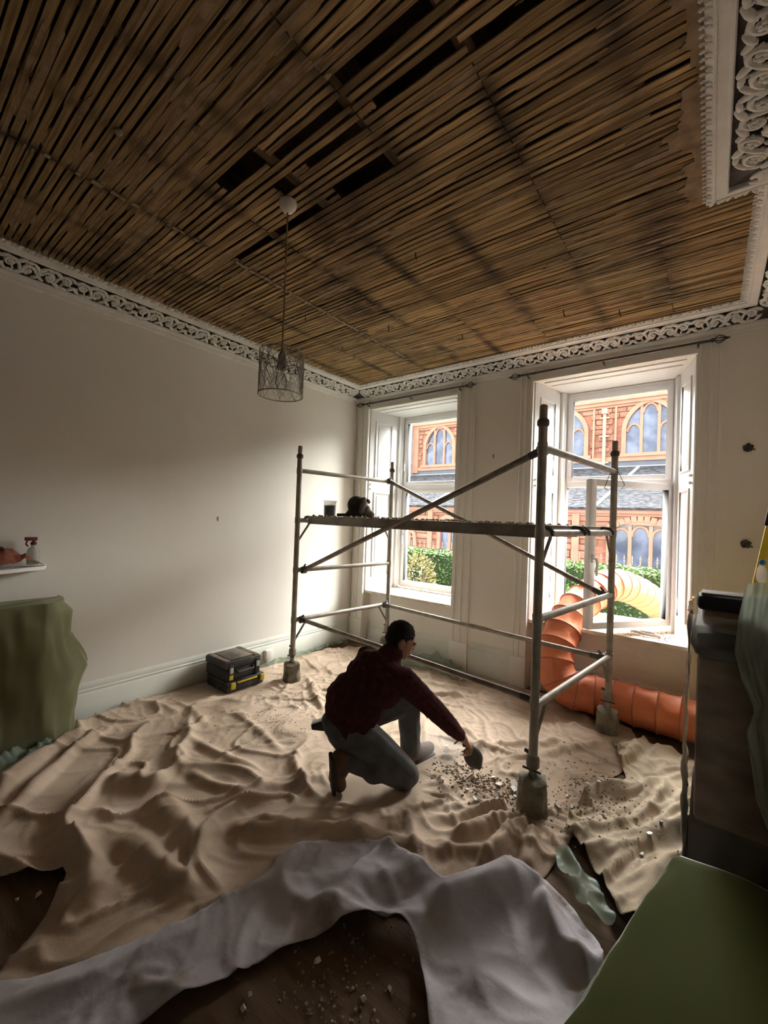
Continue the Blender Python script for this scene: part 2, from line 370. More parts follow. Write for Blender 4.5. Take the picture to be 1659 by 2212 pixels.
for name, seg, _, nrm in SEGS:
    lo = strip(PROF_LOW, seg).build(name, 'plaster', kind='structure', label=CLAB[seg])
    strip(PROF_GND, seg).build('frieze_ground', 'voidshade', lo)
    strip(PROF_TOP, seg).build('top_moulding', 'plaster', lo)
    c = cpt(fmid.x); A, B = V((*c[seg], 0)), V((*c[seg+1], 0)); L = (B-A).length; u = (B-A).normalized()
    n = V((*nrm, 0)); vax = (n*fdir.x+V((0, 0, 1))*fdir.y).normalized(); wax = u.cross(vax)
    if wax.z > 0: wax = -wax
    pitch = .205; cnt = max(1, int(L/pitch)); s0 = (L-cnt*pitch)/2+pitch/2
    for i in range(cnt):
        p = A+u*(s0+i*pitch); p.z = fmid.y
        if p.y < -5.3: continue
        o = bpy.data.objects.new('frieze_motif', MOT); COL.objects.link(o); o.parent = lo
        sx = 1 if i % 2 else -1
        xa = u*sx; Mx = Matrix((xa, vax, wax)).transposed().to_4x4(); Mx.translation = p+wax*.004
        o.matrix_basis = Mx
    # leaf-and-dart edge next to the laths
    b = MB(); ce = cpt(.300); A, B = V((*ce[seg], 0)), V((*ce[seg+1], 0)); L = (B-A).length
    k = int(L/.03)
    for i in range(k):
        p = A+u*((i+.5)*L/k)
        if p.y < -5.3: continue
        p.z = 3.314
        R3 = Matrix((n, u, V((0, 0, 1)))).transposed()
        b.ell(p+u*(.006 if i % 2 else -.004), (.016, .010, .009), 6, 4, R3 @ Matrix.Rotation(.5, 3, 'Z'))
        q = p+n*.020; q.z = 3.319; b.ell(q+u*.012, (.011, .009, .008), 5, 3, R3)
    b.build('leaf_edge', 'plaster', lo, kind='stuff')

# ---- skirting
SKP = [(0.02, 0), (.02, .195), (.014, .205), (.016, .225), (.010, .232), (.012, .255), (.004, .275), (0, .285)]
def skirt(name, x0, y0, x1, y1, n, label, h=1.0):
    b = MB(); P = [[(x0+n[0]*d, y0+n[1]*d, z*h), (x1+n[0]*d, y1+n[1]*d, z*h)] for d, z in SKP]
    b.grid(P); return b.build(name, 'skirt', kind='structure', label=label)
skirt('baseboard_left', 0, YR, 0, -.0, (1, 0), 'tall pale skirting board along the left wall')
skirt('baseboard_back', W1[1]+.2, 0, W2[0]-.145, 0, (0, -1), 'tall pale skirting board between the windows', 1.2)
skirt('baseboard_right', W2[1]+.16, 0, XA, 0, (0, -1), 'tall pale skirting board right of the windows', 1.2)
skirt('trim_6', W1[0]+.02, .09, W1[1]-.02, .09, (0, -1), 'skirting below the sill nearer the left wall')
skirt('trim_7', W2[0]+.02, .09, W2[1]-.02, .09, (0, -1), 'skirting below the sill with the orange duct')

# ---- architraves
def arch(name, x0, x1, lab, flip=False):
    w = x1-x0; b = MB()
    st = [(0, .0), (0, .022), (.12, .026), (.16, .018), (.38, .018), (.42, .03), (.50, .03), (.53, .020), (.80, .020), (.84, .034), (1, .034), (1, 0)]
    poly = [((x1-w*u) if flip else (x0+w*u), -d) for u, d in st]
    if flip: poly = poly[::-1]
    b.prism(poly, .30, ZC+.0); b.bbox(x0-.006, x1+.006, -.045, 0, 0, .31, .004)
    return b.build(name, 'trimw', kind='structure', label=lab)
arch('trim_8', .03, W1[0], 'fluted architrave in the corner by the left wall')
arch('trim_9', W1[1], 1.76, 'fluted architrave between window and wall pier', True)
arch('trim_10', 2.258, W2[0], 'fluted architrave on the wall pier beside the duct window')
arch('trim_11', W2[1], 3.888, 'fluted architrave right of the open window', True)
for nm, w, x0, x1, lab in (('trim_12', W1, .03, 1.76, 'plain head board over the window nearer the left wall'), ('trim_13', W2, 2.258, 3.888, 'plain head board over the open window')):
    MB().bbox(w[0], w[1], -.022, 0, ZH, 3.215, .004).build(nm, 'trimw', kind='structure', label=lab)

# ---- windows
def wframe(b, x0, x1, z0, z1, w, y0, y1, bw=None, tw=None):
    bw = bw or w; tw = tw or w
    b.bbox(x0, x0+w, y0, y1, z0, z1); b.bbox(x1-w, x1, y0, y1, z0, z1)
    b.bbox(x0+w, x1-w, y0, y1, z0, z0+bw); b.bbox(x0+w, x1-w, y0, y1, z1-tw, z1)
def window(idx, w, lab, opened):
    x0, x1 = w[2], w[3]; z0, z1 = ZS+.01, ZH-.005
    b = MB(); wframe(b, x0, x1, z0, z1, .045, YF-.01, YF+.06)
    b.bbox(x0+.04, x1-.04, YF-.008, YF+.06, 2.06, 2.13)
    win = b.build('window_%d' % idx, 'upvc', kind='structure', label=lab)
    b = MB(); wframe(b, x0+.04, x1-.04, 2.125, z1-.04, .05, YF-.022, YF+.045)
    us = b.build('upper_sash', 'upvc', win)
    MB().box(x0+.085, x1-.085, YF+.008, YF+.014, 2.17, z1-.085).build('glass_pane', 'glass', us, sharp=0)
    b = MB(); b.bbox(x0+.055, x0+.075, YF-.035, YF-.02, 2.38, 2.45, .003); b.bbox(x0+.058, x0+.072, YF-.05, YF-.035, 2.33, 2.43, .003); b.build('handle', 'upvc', us)
    # lower sash
    sw = (x1-.04)-(x0+.04)
    if not opened:
        b = MB(); wframe(b, x0+.04, x1-.04, z0+.04, 2.065, .05, YF-.022, YF+.045)
        ls = b.build('lower_sash', 'upvc', win)
        MB().box(x0+.085, x1-.085, YF+.008, YF+.014, z0+.085, 2.02).build('glass_pane', 'glass', ls, sharp=0)
        b = MB(); b.bbox(x0+.055, x0+.075, YF-.05, YF-.02, 1.3, 1.42, .004); b.build('handle', 'upvc', ls)
    else:
        hx, hy = x1-.04, YF-.022; ang = math.atan2(.79, .57)   # swung into the room about its right stile
        T = Matrix.Translation((hx, hy, 0)) @ Matrix.Rotation(ang, 4, 'Z')
        def tb(b, name, mat, par, sharp=35):
            b.v = [tuple(T @ V(v)) for v in b.v]; return b.build(name, mat, par, sharp)
        b = MB(); wframe(b, -sw, 0, z0+.04, 2.075, .06, -.03, .035); ls = tb(b, 'lower_sash', 'upvc', win)
        tb(MB().box(-sw+.055, -.055, .0, .006, z0+.095, 2.02), 'glass_pane', 'glass', ls, 0)
        tb(MB().tube([(-.055, 0.035, z0+.1), (-.055, .035, 2.02)], .004, 4), 'gasket', 'dark', ls)
        b = MB(); b.bbox(-sw+.02, -sw+.045, -.045, -.028, 1.33, 1.40, .004); b.tube([(-sw+.032, -.04, 1.37), (-sw+.032, -.075, 1.37), (-sw+.034, -.08, 1.35), (-sw+.034, -.078, 1.22)], .011, 8); tb(b, 'handle', 'upvc', ls)
    # board at the bottom and reveals with shutters
    sl = MB(); sl.prism([(w[0]+.01, .015), (w[1]-.01, .015), (w[3], YF-.01), (w[2], YF-.01)], ZS-.032, ZS); sl.build('window_sill', 'sill', win)
    sf = MB(); 
    for (a, b_) in ((.07, .16), (.20, .52)):
        def xs(t): return (w[0]+(w[2]-w[0])*t/YF, w[1]+(w[3]-w[1])*t/YF)
        l0, r0 = xs(a); l1, r1 = xs(b_)
        sf.prism([(l0+.06, a), (r0-.06, a), (r1-.06, b_), (l1+.06, b_)], ZH-.012, ZH)
    sf.build('soffit_panel', 'shutter', win)
    for side in (0, 1):
        A = V((w[side], 0, 0)); B = V((w[2+side], YF-.02, 0)); u = (B-A).normalized(); nn = V((u.y, -u.x, 0)) if side == 0 else V((-u.y, u.x, 0))
        Lr = (B-A).length
        def rbox(b, s0, s1, z0_, z1_, d0, d1, bev=.004):
            t = MB().bbox(s0, s1, d0, d1, z0_, z1_, bev); b.add([A+u*v[0]+nn*v[1]+V((0, 0, v[2])) for v in t.v], t.f)
        b = MB(); rbox(b, .006, Lr*.80, ZS, ZH-.002, 0, .012); rbox(b, Lr*.86, Lr-.002, ZS, ZH-.002, 0, .03)
        sh = b.build('shutter', 'shutter', win)
        for (za, zb) in ((2.15, 2.95), (.86, 2.0)):
            b = MB(); s0, s1 = Lr*.16, Lr*.66
            for e in ((s0, s0+.02, za, zb), (s1-.02, s1, za, zb), (s0+.02, s1-.02, za, za+.02), (s0+.02, s1-.02, zb-.02, zb)): rbox(b, *e, .010, .024)
            rbox(b, s0+.05, s1-.05, za+.05, zb-.05, .010, .018)
            b.build('panel', 'shutter', sh)
        b = MB()
        for zk in (2.10, 2.04):
            p = A+u*(Lr*.06)+nn*.012; b.ell((p.x+nn.x*.012, p.y+nn.y*.012, zk), (.014, .014, .014), 8, 6)
        b.build('knob', 'shutter', sh)
    return win
MAT['dark'] = M('dark_rubber', (.03, .03, .032), .7)
window(1, W1, 'white window with closed sashes nearer the left wall', False)
window(2, W2, 'white window with its lower sash swung open into the room', True)

# ================================================================ OUTSIDE
MAT['stone'] = M('red_sandstone', (.36, .185, .125), .9, col2=(.25, .12, .08), scale=2.2, stretch=(1, 1, 5), rnd=.28, spec=.1, bump=.3, bscale=9)
MAT['dressed'] = M('dressed_sandstone', (.40, .205, .14), .85, var=.15, scale=2, spec=.1)
MAT['mortar'] = M('sandstone_joint', (.36, .17, .12), .95, col2=(.26, .11, .075), scale=3, stretch=(1, 1, 6), spec=.05)
MAT['harl'] = M('grey_harling', (.30, .27, .25), .95, var=.25, scale=3, spec=.05)
MAT['slate'] = M('slate_roof', (.062, .063, .068), .95, col2=(.026, .027, .031), scale=5, stretch=(1.2, 2.2, 2.2), lo=.4, hi=.6, bump=.3, bscale=6, spec=.05)
MAT['lead'] = M('lead_flashing', (.11, .115, .14), .6, var=.2, scale=3)
MAT['leadpale'] = M('pale_flashing', (.26, .265, .27), .5, var=.1, scale=3)
MAT['cglass'] = M('leaded_glass', (.13, .15, .22), .15, col2=(.05, .06, .10), scale=1.6, spec=.6, lo=.4, hi=.62)
MAT['pipe'] = M('cream_pipe', (.46, .29, .20), .6, var=.1, scale=4)
MAT['grass'] = M('garden_ground', (.10, .13, .05), .95, var=.4, scale=3)
MAT['road'] = M('street', (.16, .16, .165), .95, var=.2, scale=2)
MAT['leafc'] = M('hedge_core', (.02, .035, .015), .95, var=.3, scale=5)
def leafmat(name, c, c2):
    return M(name, c, .5, col2=c2, scale=14, spec=.4, lo=.3, hi=.7)
MAT['hleaf'] = leafmat('hedge_leaf', (.085, .15, .022), (.03, .07, .014))
MAT['sleaf'] = leafmat('shrub_leaf', (.10, .18, .05), (.035, .08, .02))
MAT['yleaf'] = leafmat('autumn_leaf', (.20, .15, .04), (.07, .08, .025))
MAT['stem'] = M('woody_stem', (.16, .11, .07), .9, var=.3)
MAT['iron'] = M('painted_iron', (.24, .19, .14), .6, var=.15, scale=8)
MB().box(-30, 30, .8, 4.9, -.62, -.5).build('garden_ground', 'grass', kind='structure', label='garden ground between window and railing')
MB().box(-30, 30, 4.9, 40, -.75, -.6).build('street_ground', 'road', kind='structure', label='street beyond the garden railing')

CH = thing('church_building', (0, 12.5, -.6), 'red sandstone church with slate aisle roof and traceried windows across the street', 'building')
YC, YA = 16.0, 12.5
MB().box(-9.95, 9, YC+.06, YC+3, 2.5, 7.3).build('clerestory_wall', 'mortar', CH)
MB().box(-14, -9.95, YC-.6, YC+3, -.6, 7.3).build('gable_wall', 'harl', CH)
MB().box(-9.95, 9, YA+.06, YA+.6, -.6, 2.2).build('aisle_wall', 'mortar', CH)
b = MB(); b.add([(-9.95, YA-.25, 2.30), (9, YA-.25, 2.30), (9, YC+.05, 4.25), (-9.95, YC+.05, 4.25), (-9.95, YA-.25, 2.22), (9, YA-.25, 2.22), (9, YC+.05, 4.17), (-9.95, YC+.05, 4.17)], [(0, 1, 2, 3), (7, 6, 5, 4), (0, 4, 5, 1), (1, 5, 6, 2), (2, 6, 7, 3), (3, 7, 4, 0)]); b.build('aisle_roof', 'slate', CH, 0)
MB().box(-9.95, 9, YC-.02, YC+.1, 4.2, 4.42).build('lead_apron', 'lead', CH)
MB().box(-9.95, 9, YC-.12, YC+.0, 4.14, 4.21).build('pale_flashing', 'leadpale', CH)
for sx in (-6.4, .55):   # diagonal pale gutters on the slates
    b = MB(); t = .09; P = [V((sx, YA-.2, 2.36)), V((sx+.9, YC-.2, 4.14))]
    b.tube(P, t*.7, 6); b.build('roof_gutter', 'leadpale', CH)
MB().box(-9.95, 9, YC-.08, YC+.1, 4.42, 4.62).build('sill_course', 'dressed', CH)
for z0, z1, d in ((6.78, 6.88, .05), (6.88, 7.02, .14), (7.02, 7.2, .22)): MB().box(-9.95, 9, YC-d, YC+.1, z0, z1).build('eaves_course', 'dressed', CH)
for z0, z1, d in ((2.0, 2.1, .06), (2.1, 2.22, .16)): MB().box(-9.95, 9, YA-d, YA+.1, z0, z1).build('aisle_eaves', 'dressed', CH)
MB().box(-30, 30, YC+3, YC+3.2, -.6, 7.2).build('nave_core', 'harl', CH)
def pointed(cx, z0, hw, zs, rise, n=12):
    # jambs and two arcs meeting at the apex; radius from rise
    R = (hw*hw+rise*rise)/(2*hw); pts = [(cx-hw, z0), (cx-hw, zs)]
    for i in range(1, n+1):
        a = math.asin(min(1, rise/R))*i/n; pts.append((cx-hw+R-R*math.cos(a), zs+R*math.sin(a)))
    r = [(2*cx-x, z) for x, z in pts[:-1]][::-1]
    return pts+r
def band(poly, w, y0, y1, cx, zc, closed=False):
    # frame of width w outside an outline, extruded from y0 to y1
    b = MB(); n = len(poly); out = []
    for i in range(n):
        p = V(poly[i]); a = V(poly[max(i-1, 0)]); c = V(poly[min(i+1, n-1)])
        t = (c-a).normalized(); q = V((-t.y, t.x))
        if q.dot(p-V((cx, zc))) < 0: q = -q
        out.append(p+q*w)
    P = [[(p[0], y1, p[1]), (p[0], y0, p[1]), (o.x, y0, o.y), (o.x, y1, o.y)] for p, o in zip(poly, out)]
    return b.grid(P)
def church_window(cx, yw, z0, hw, zs, rise, segmental=False):
    poly = pointed(cx, z0, hw, zs, rise)
    fr = band(poly, .17, yw-.10, yw+.1, cx, (z0+zs)/2).build('window_surround', 'dressed', CH)
    b = MB(); n = len(poly); b.add([(x, yw+.045, z) for x, z in poly], [tuple(range(n))]); b.build('leaded_pane', 'cglass', fr, 0)
    m = hw*.36
    def arch_z(x):
        R = (hw*hw+rise*rise)/(2*hw); dx = abs(x-cx); t = (dx+R-hw)/R
        return zs+R*math.sqrt(max(0, 1-t*t))
    for sx in (-1, 1):
        b = MB(); b.box(cx+sx*m-.055, cx+sx*m+.055, yw-.05, yw+.05, z0, arch_z(cx+m)+.02); b.build('mullion', 'dressed', fr)
        # side lancet head
        lc = cx+sx*(hw+m)/2; lw = (hw-m)/2-.03; zz = zs-.05
        pts = [(lc+lw*math.cos(a), yw, zz+lw*1.25*math.sin(a)) for a in [PI*i/10 for i in range(11)]]
        MB().tube(pts, .05, 6).build('tracery', 'dressed', fr)
    lw = m-.05; zz = min(arch_z(cx)-.42, arch_z(cx+m)-.05)
    pts = [(cx+lw*math.cos(a), yw, zz+(arch_z(cx)-zz-.06)*math.sin(a)) for a in [PI*i/10 for i in range(11)]]
    MB().tube(pts, .05, 6).build('tracery', 'dressed', fr)
    b = MB(); b.box(cx-hw-.3, cx+hw+.3, yw-.14, yw+.05, z0-.14, z0); b.build('stone_sill', 'dressed', fr)
    return poly
CW = [(-8.23, YC, 4.74, .86, 5.72, 1.12), (1.80, YC, 4.74, .86, 5.72, 1.12), (-1.56, YC, 4.74, .86, 5.72, 1.12), (1.95, YA, -.3, .86, 1.32, .40), (-7.75, YA, -.3, .35, .75, .25), (-5.2, YA, -.3, .7, 1.3, .4), (-2.2, YA, -.3, .8, 1.3, .4)]
for c in CW: church_window(*c)
# arch of voussoirs round the big aisle window
for i in range(-7, 8):
    a = i*.125; R = 1.55; cx, cz = 1.95, 1.74-1.55+.17
    p = V((cx+R*math.sin(a), YA-.05, cz+R*math.cos(a)))
    if abs(a) > .8: continue
    b = MB().bbox(-.085, .085, -.07, .08, -.11, .11, .012); Rm = Matrix.Rotation(a, 3, 'Y'); b.v = [tuple(p+Rm @ V(v)) for v in b.v]
    b.build('voussoir', 'dressed', CH)
# rain pipe and pilaster
b = MB(); b.tube([(.12, YC-.16, 4.3), (.12, YC-.16, 6.5)], .07, 8); b.build('rain_pipe', 'pipe', CH)
b = MB(); b.prism([(.12-.1, YC-.3), (.12+.1, YC-.3), (.12+.14, YC), (.12-.14, YC)], 6.5, 6.72)
b.build('rain_hopper', 'pipe', CH)
for z in (4.35, 5.5, 6.3): MB().box(-.06, .30, YC-.2, YC-.02, z, z+.06).build('pipe_bracket', 'pipe', CH)
for x0, x1 in ((-.36, -.28), (.5, .58)): MB().box(x0, x1, YC-.09, YC+.1, 4.6, 6.8).build('pilaster_edge', 'dressed', CH)
for x0, x1 in ((-.25, 0.0), (.35, .45), (-6.6, -6.35)): MB().box(x0, x1, YA-.1, YA+.1, -.6, 2.1).build('aisle_pilaster', 'dressed', CH)
MB().box(-9.97, -9.6, YC-.12, YC+.1, 4.3, 7.0).build('corner_quoin', 'dressed', CH)
sme = MB().bbox(-.5, .5, -.5, .5, -.5, .5, .06).mesh('stone', 40); sme.materials.append(MAT['stone'])
rs = random.Random(4)
def in_win(x, z, yw):
    for (cx, y_, z0, hw, zs, rise) in CW:
        if y_ == yw and abs(x-cx) < hw+.2 and z > z0-.1 and z < zs+rise*(1.05-abs(x-cx)/(hw+.2))+.2: return True
    return False
def stones(x0, x1, z0, z1, yw, h=.245, lmin=.4, lmax=.8):
    z = z0
    while z < z1-.05:
        hh = min(h*rs.choice((.8, 1, 1, 1.15)), z1-z); x = x0-rs.uniform(0, .4)
        while x < x1:
            l = rs.uniform(lmin, lmax)
            if not in_win(x+l/2, z+hh/2, yw) and not in_win(x+.1, z+hh/2, yw) and not in_win(x+l-.1, z+hh/2, yw):
                o = bpy.data.objects.new('stone', sme); COL.objects.link(o); put(o, CH)
                o.location = (x+l/2, yw+.05, z+hh/2); o.scale = (l-.03, .14+rs.uniform(-.02, .03), hh-.03)
            x += l
        z += hh
stones(-9.6, -6.9, 4.62, 6.78, YC); stones(-1.2, 2.9, 4.62, 6.78, YC)
stones(-8.1, -6.2, .2, 2.0, YA, .25, .45, .9); stones(-.7, 2.9, .2, 2.0, YA, .25, .45, .9)

RL = thing('iron_railing', (0, 4.7, -.5), 'spear-topped railing rising behind the clipped hedge', 'railing')
bar = MB(); bar.tube([(0, 0, -.5), (0, 0, 1.0)], .011, 6); bar.lathe([(.0, 0), (.016, .02), (.005, .04), (.017, .06), (.001, .14)], (0, 0, .99), 6)
bme = bar.mesh('bar', 40); bme.materials.append(MAT['iron'])
for i in range(62):
    o = bpy.data.objects.new('bar', bme); COL.objects.link(o); put(o, RL); o.location = (-3.4+i*.13, 4.7, 0)
MB().box(-3.6, 4.8, 4.69, 4.71, .86, .9).build('rail', 'iron', RL)

def leaves(name, mat, parent, pts, size, seed, up=.5):
    r = np.random.default_rng(seed); n = len(pts); P = np.array(pts)
    a = r.normal(size=(n, 3)); a[:, 2] *= .6; a /= np.linalg.norm(a, axis=1)[:, None]
    c = r.normal(size=(n, 3)); c -= (c*a).sum(1)[:, None]*a; c /= np.linalg.norm(c, axis=1)[:, None]
    s = (size*r.uniform(.6, 1.25, n))[:, None]
    vs = np.stack([P-a*s, P+c*s*.45, P+a*s, P-c*s*.45], 1).reshape(-1, 3)
    me = bpy.data.meshes.new(name); me.from_pydata(vs.tolist(), [], [(4*i, 4*i+1, 4*i+2, 4*i+3) for i in range(n)]); me.update()
    return link(name, me, mat, parent, kind='stuff')
rg = np.random.default_rng(2)
HG = thing('hedge', (0, 3.8, -.5), 'clipped green hedge along the garden railing', 'hedge')
MB().box(-3.5, 4.8, 3.56, 4.25, -.5, .90).build('hedge_core', 'leafc', HG)
n1 = 9000; n2 = 7000
top = np.stack([rg.uniform(-3.5, 4.8, n1), rg.uniform(3.5, 4.3, n1), .93+rg.normal(0, .025, n1)], 1)
fr = np.stack([rg.uniform(-3.5, 4.8, n2), 3.53+rg.normal(0, .03, n2), rg.uniform(-.5, .95, n2)], 1)
leaves('hedge_leaves', 'hleaf', HG, np.concatenate([top, fr]), .035, 5)
def shrub(name, c, rad, n, mat, label, seed, size=.045, stems=12):
    g = np.random.default_rng(seed); t = thing(name, (c[0], c[1], -.5), label, 'shrub'); b = MB(); rr = random.Random(seed); tips = []
    for i in range(stems):
        a = rr.uniform(0, 2*PI); e = V((c[0]+rad[0]*math.cos(a)*rr.uniform(.3, 1), c[1]+rad[1]*math.sin(a)*rr.uniform(.3, 1), c[2]+rad[2]*rr.uniform(.2, 1.0)))
        m_ = V((c[0]*.5+e.x*.5, c[1]*.5+e.y*.5, -.5+(e.z+.5)*.6)); b.tube([(c[0], c[1], -.5), m_, e], [.014, .009, .003], 5); tips += [m_, e]
    b.build('stems', 'stem', t)
    d = g.normal(size=(n, 3)); d /= np.linalg.norm(d, axis=1)[:, None]; d *= g.uniform(.35, 1, n)[:, None]**.5
    P = np.array(c)+d*np.array(rad); leaves('foliage', mat, t, P, size, seed); return t
shrub('rose_shrub', (-.75, 2.75, .35), (.45, .35, .66), 1300, 'yleaf', 'straggly shrub with yellowing leaves below the sill', 11, .04, 22)
shrub('leafy_shrub', (-1.85, 2.7, .15), (.6, .4, .55), 1500, 'sleaf', 'bright green leafy shrub beside the yellowing one', 12)
shrub('leafy_shrub', (1.98, 2.7, .25), (.42, .3, .5), 900, 'sleaf', 'bright green shrub seen past the orange duct', 13)
b = MB()
RB = thing('rose_flower', (-.9, 2.55, .5), 'single pale orange bloom on the yellowing shrub', 'flower')
rr = random.Random(2)
for k in range(7):
    a = 2*PI*k/7; MB().ell((-.98+.04*math.cos(a), 2.38, .74+.04*math.sin(a)), (.035, .012, .035), 8, 5).build('petal', 'yleaf', RB)

# ================================================================ CURTAIN POLES, HOOKS, MARKS
MAT['pewter'] = M('dark_pewter', (.10, .10, .095), .45, var=.3, scale=20, metal=.7)
MAT['brassy'] = M('dull_brass', (.35, .26, .12), .5, metal=.6)
def rod(x0, x1, label):
    t = thing('curtain_pole', ((x0+x1)/2, -.07, 3.155), label, 'curtain pole', 'curtain poles over the windows')
    MB().tube([(x0+.12, -.07, 3.155), (x1-.12, -.07, 3.155)], .011, 8).build('pole', 'pewter', t)
    for s, xe in ((-1, x0), (1, x1)):
        b = MB(); b.lathe([(.012, 0), (.02, .008), (.012, .02)], n=10)
        for k in range(4):   # open wire cage finial
            a = PI/2*k
            b.tube([(math.cos(a)*r, math.sin(a)*r, z) for r, z in ((.008, .02), (.026, .04), (.03, .055), (.022, .075), (.006, .092))], .0045, 5)
        b.lathe([(.008, .09), (.011, .098), (.003, .12)], n=8)
        b.v = [(xe-s*.12+s*z, -.07+y_, 3.155+x_) for x_, y_, z in b.v]; b.build('finial', 'pewter', t)
    for xb in (x0+.2, (x0+x1)/2, x1-.2):
        b = MB(); b.tube([(xb, 0, 3.125), (xb, -.07, 3.135), (xb, -.072, 3.15)], .007, 6); b.bbox(xb-.014, xb+.014, -.006, 0, 3.09, 3.15, .002); b.build('bracket', 'pewter', t)
rod(.045, 1.79, 'dark metal curtain pole over the window nearer the left wall')
rod(2.16, 3.93, 'dark metal curtain pole over the open window')
for z, lab in ((2.294, 'upper dark metal tie-back stud on the wall right of the open window'), (1.56, 'lower dark metal tie-back stud on the wall right of the open window')):
    t = thing('tieback_stud', (4.05, 0, z), lab, 'hook', 'curtain tie-back studs')
    b = MB(); b.lathe([(.03, 0), (.03, .006), (.012, .010), (.010, .035)], n=12); b.v = [(4.05+x, -zz, z+y_) for x, y_, zz in b.v]; b.build('rose_plate', 'pewter', t)
    b = MB()
    for k in range(5):
        a = 2*PI*k/5+.3; b.ell((4.05+.022*math.cos(a), -.042, z+.022*math.sin(a)), (.013, .009, .013), 7, 5)
    b.tube([(4.05, -.04, z), (4.09, -.05, z-.022)], .006, 6); b.build('flower_knob', 'pewter', t)
def mark(x, y, z, ax, lab):
    b = MB(); r = random.Random(int(z*100))
    pts = [(.008, .02), (-.009, .021), (-.006, 0), (-.003, -.02), (.004, -.021), (.006, .0)]
    P = [((x+u, y-.003, z+v) if ax == 1 else (x+.003, y+u, z+v)) for u, v in pts]; Q = [((x+u, y, z+v) if ax == 1 else (x, y+u, z+v)) for u, v in pts]
    n = len(P); b.add(P+Q, [tuple(range(n)), tuple(range(n, 2*n))]+[(i, (i+1) % n, n+(i+1) % n, n+i) for i in range(n)])
    b.build('wall_plug', 'brassy', None, label=lab, cat='wall plug')
mark(1.991, 0, 2.36, 1, 'small brown wall plug on the pier between the windows')
mark(0, -1.987, 1.59, 0, 'small brown wall plug on the left wall')

# ================================================================ PENDANT LAMP
MAT['white'] = M('white_plastic', (.72, .70, .66), .5, var=.06)
MAT['cord'] = M('beige_cord', (.36, .25, .15), .7, var=.2)
MAT['wire'] = M('shade_wire', (.42, .40, .35), .5, metal=.4)
MAT['bulb'] = M('grey_lampholder', (.30, .28, .25), .5)
LX, LY = 2.03, -2.84
LP = thing('pendant_lamp', (LX, LY, ZL), 'pendant lamp with woven wire drum shade hanging from white rose', 'lamp')
b = MB(); b.lathe([(.0, -.045), (.012, -.044), (.030, -.034), (.045, -.012), (.047, .0), (.047, .01)], (LX, LY, ZL-.012), 24); b.build('ceiling_rose', 'white', LP)
MB().tube([(LX, LY, ZL-.05), (LX-.001, LY+.002, 2.9), (LX, LY, 2.50)], .0045, 6).build('cord', 'cord', LP)
b = MB(); b.lathe([(.006, .07), (.014, .055), (.021, .04), (.021, -.01), (.024, -.014), (.024, -.03), (.016, -.034)], (LX, LY, 2.46), 14); b.build('lampholder', 'bulb', LP)
b = MB(); b.lathe([(.014, 0), (.016, -.02), (.027, -.05), (.030, -.075), (.022, -.1), (.0, -.107)], (LX, LY, 2.43), 14); b.build('bulb', 'glass', LP)
sh = MB(); RS = .116; Z0, Z1 = 2.29, 2.515
ring = lambda z: MB().tube([(LX+RS*math.cos(a), LY+RS*math.sin(a), z) for a in [2*PI*i/36 for i in range(36)]], .0028, 5, closed=True)
sh = ring(Z1)
shd = sh.build("lamp_shade", "wire", LP); ring(Z0).build("bottom_ring", "wire", shd)
sw = MB(); rw = random.Random(8)
for k in range(150):
    a0 = rw.uniform(0, 2*PI); da = rw.uniform(.25, 1.3)*rw.choice((-1, 1)); za, zb = rw.uniform(Z0, Z0+.1), rw.uniform(Z1-.1, Z1)
    if rw.random() < .5: za, zb = Z0, Z1
    sw.tube([(LX+RS*math.cos(a0+da*t/6), LY+RS*math.sin(a0+da*t/6), za+(zb-za)*t/6+.006*math.sin(t*1.3+k)) for t in range(7)], .0011, 3, cap=False)
sw.build('woven_wire', 'wire', shd, kind='stuff')
b = MB()
for k in range(3):
    a = 2*PI*k/3+.4; b.tube([(LX+.02*math.cos(a), LY+.02*math.sin(a), 2.455), (LX+RS*math.cos(a), LY+RS*math.sin(a), Z1)], .0018, 4)
b.build('shade_carrier', 'wire', LP)

# ================================================================ SCAFFOLD TOWER
MAT['alu'] = M('dusty_aluminium', (.36, .33, .28), .55, col2=(.22, .195, .165), scale=9, metal=.35, bump=.15, bscale=60, spec=.4, lo=.3, hi=.7)
MAT['alud'] = M('dusty_brace', (.30, .265, .22), .6, col2=(.19, .165, .135), scale=12, metal=.3, bump=.2, bscale=60)
MAT['claw'] = M('dark_claw', (.10, .095, .085), .6, var=.3, scale=20)
MAT['deck'] = M('dusty_deck', (.24, .20, .155), .8, col2=(.14, .115, .09), scale=6, bump=.2)
MAT['rubble'] = M('plaster_rubble', (.33, .27, .205), .95, col2=(.18, .14, .10), scale=30, bump=.4)
MAT['wrap'] = M('dirty_wrapping', (.26, .235, .175), .7, col2=(.13, .115, .085), scale=14, bump=.5, bscale=22)
tx, ty, tr, RZ0 = .5745, -1.4617, -.1158, .604
ta = V((math.cos(tr), math.sin(tr), 0)); tb_ = V((-ta.y, ta.x, 0)); T0 = V((tx, ty, 0))
def TP(u, v, z): return T0+ta*u+tb_*v+V((0, 0, z))
TW = thing('scaffold_tower', TP(1.25, .675, 0), 'dusty aluminium scaffold tower standing on the dust sheets', 'scaffold')
RZ = [RZ0+.5*i for i in range(4)]
feet = {}
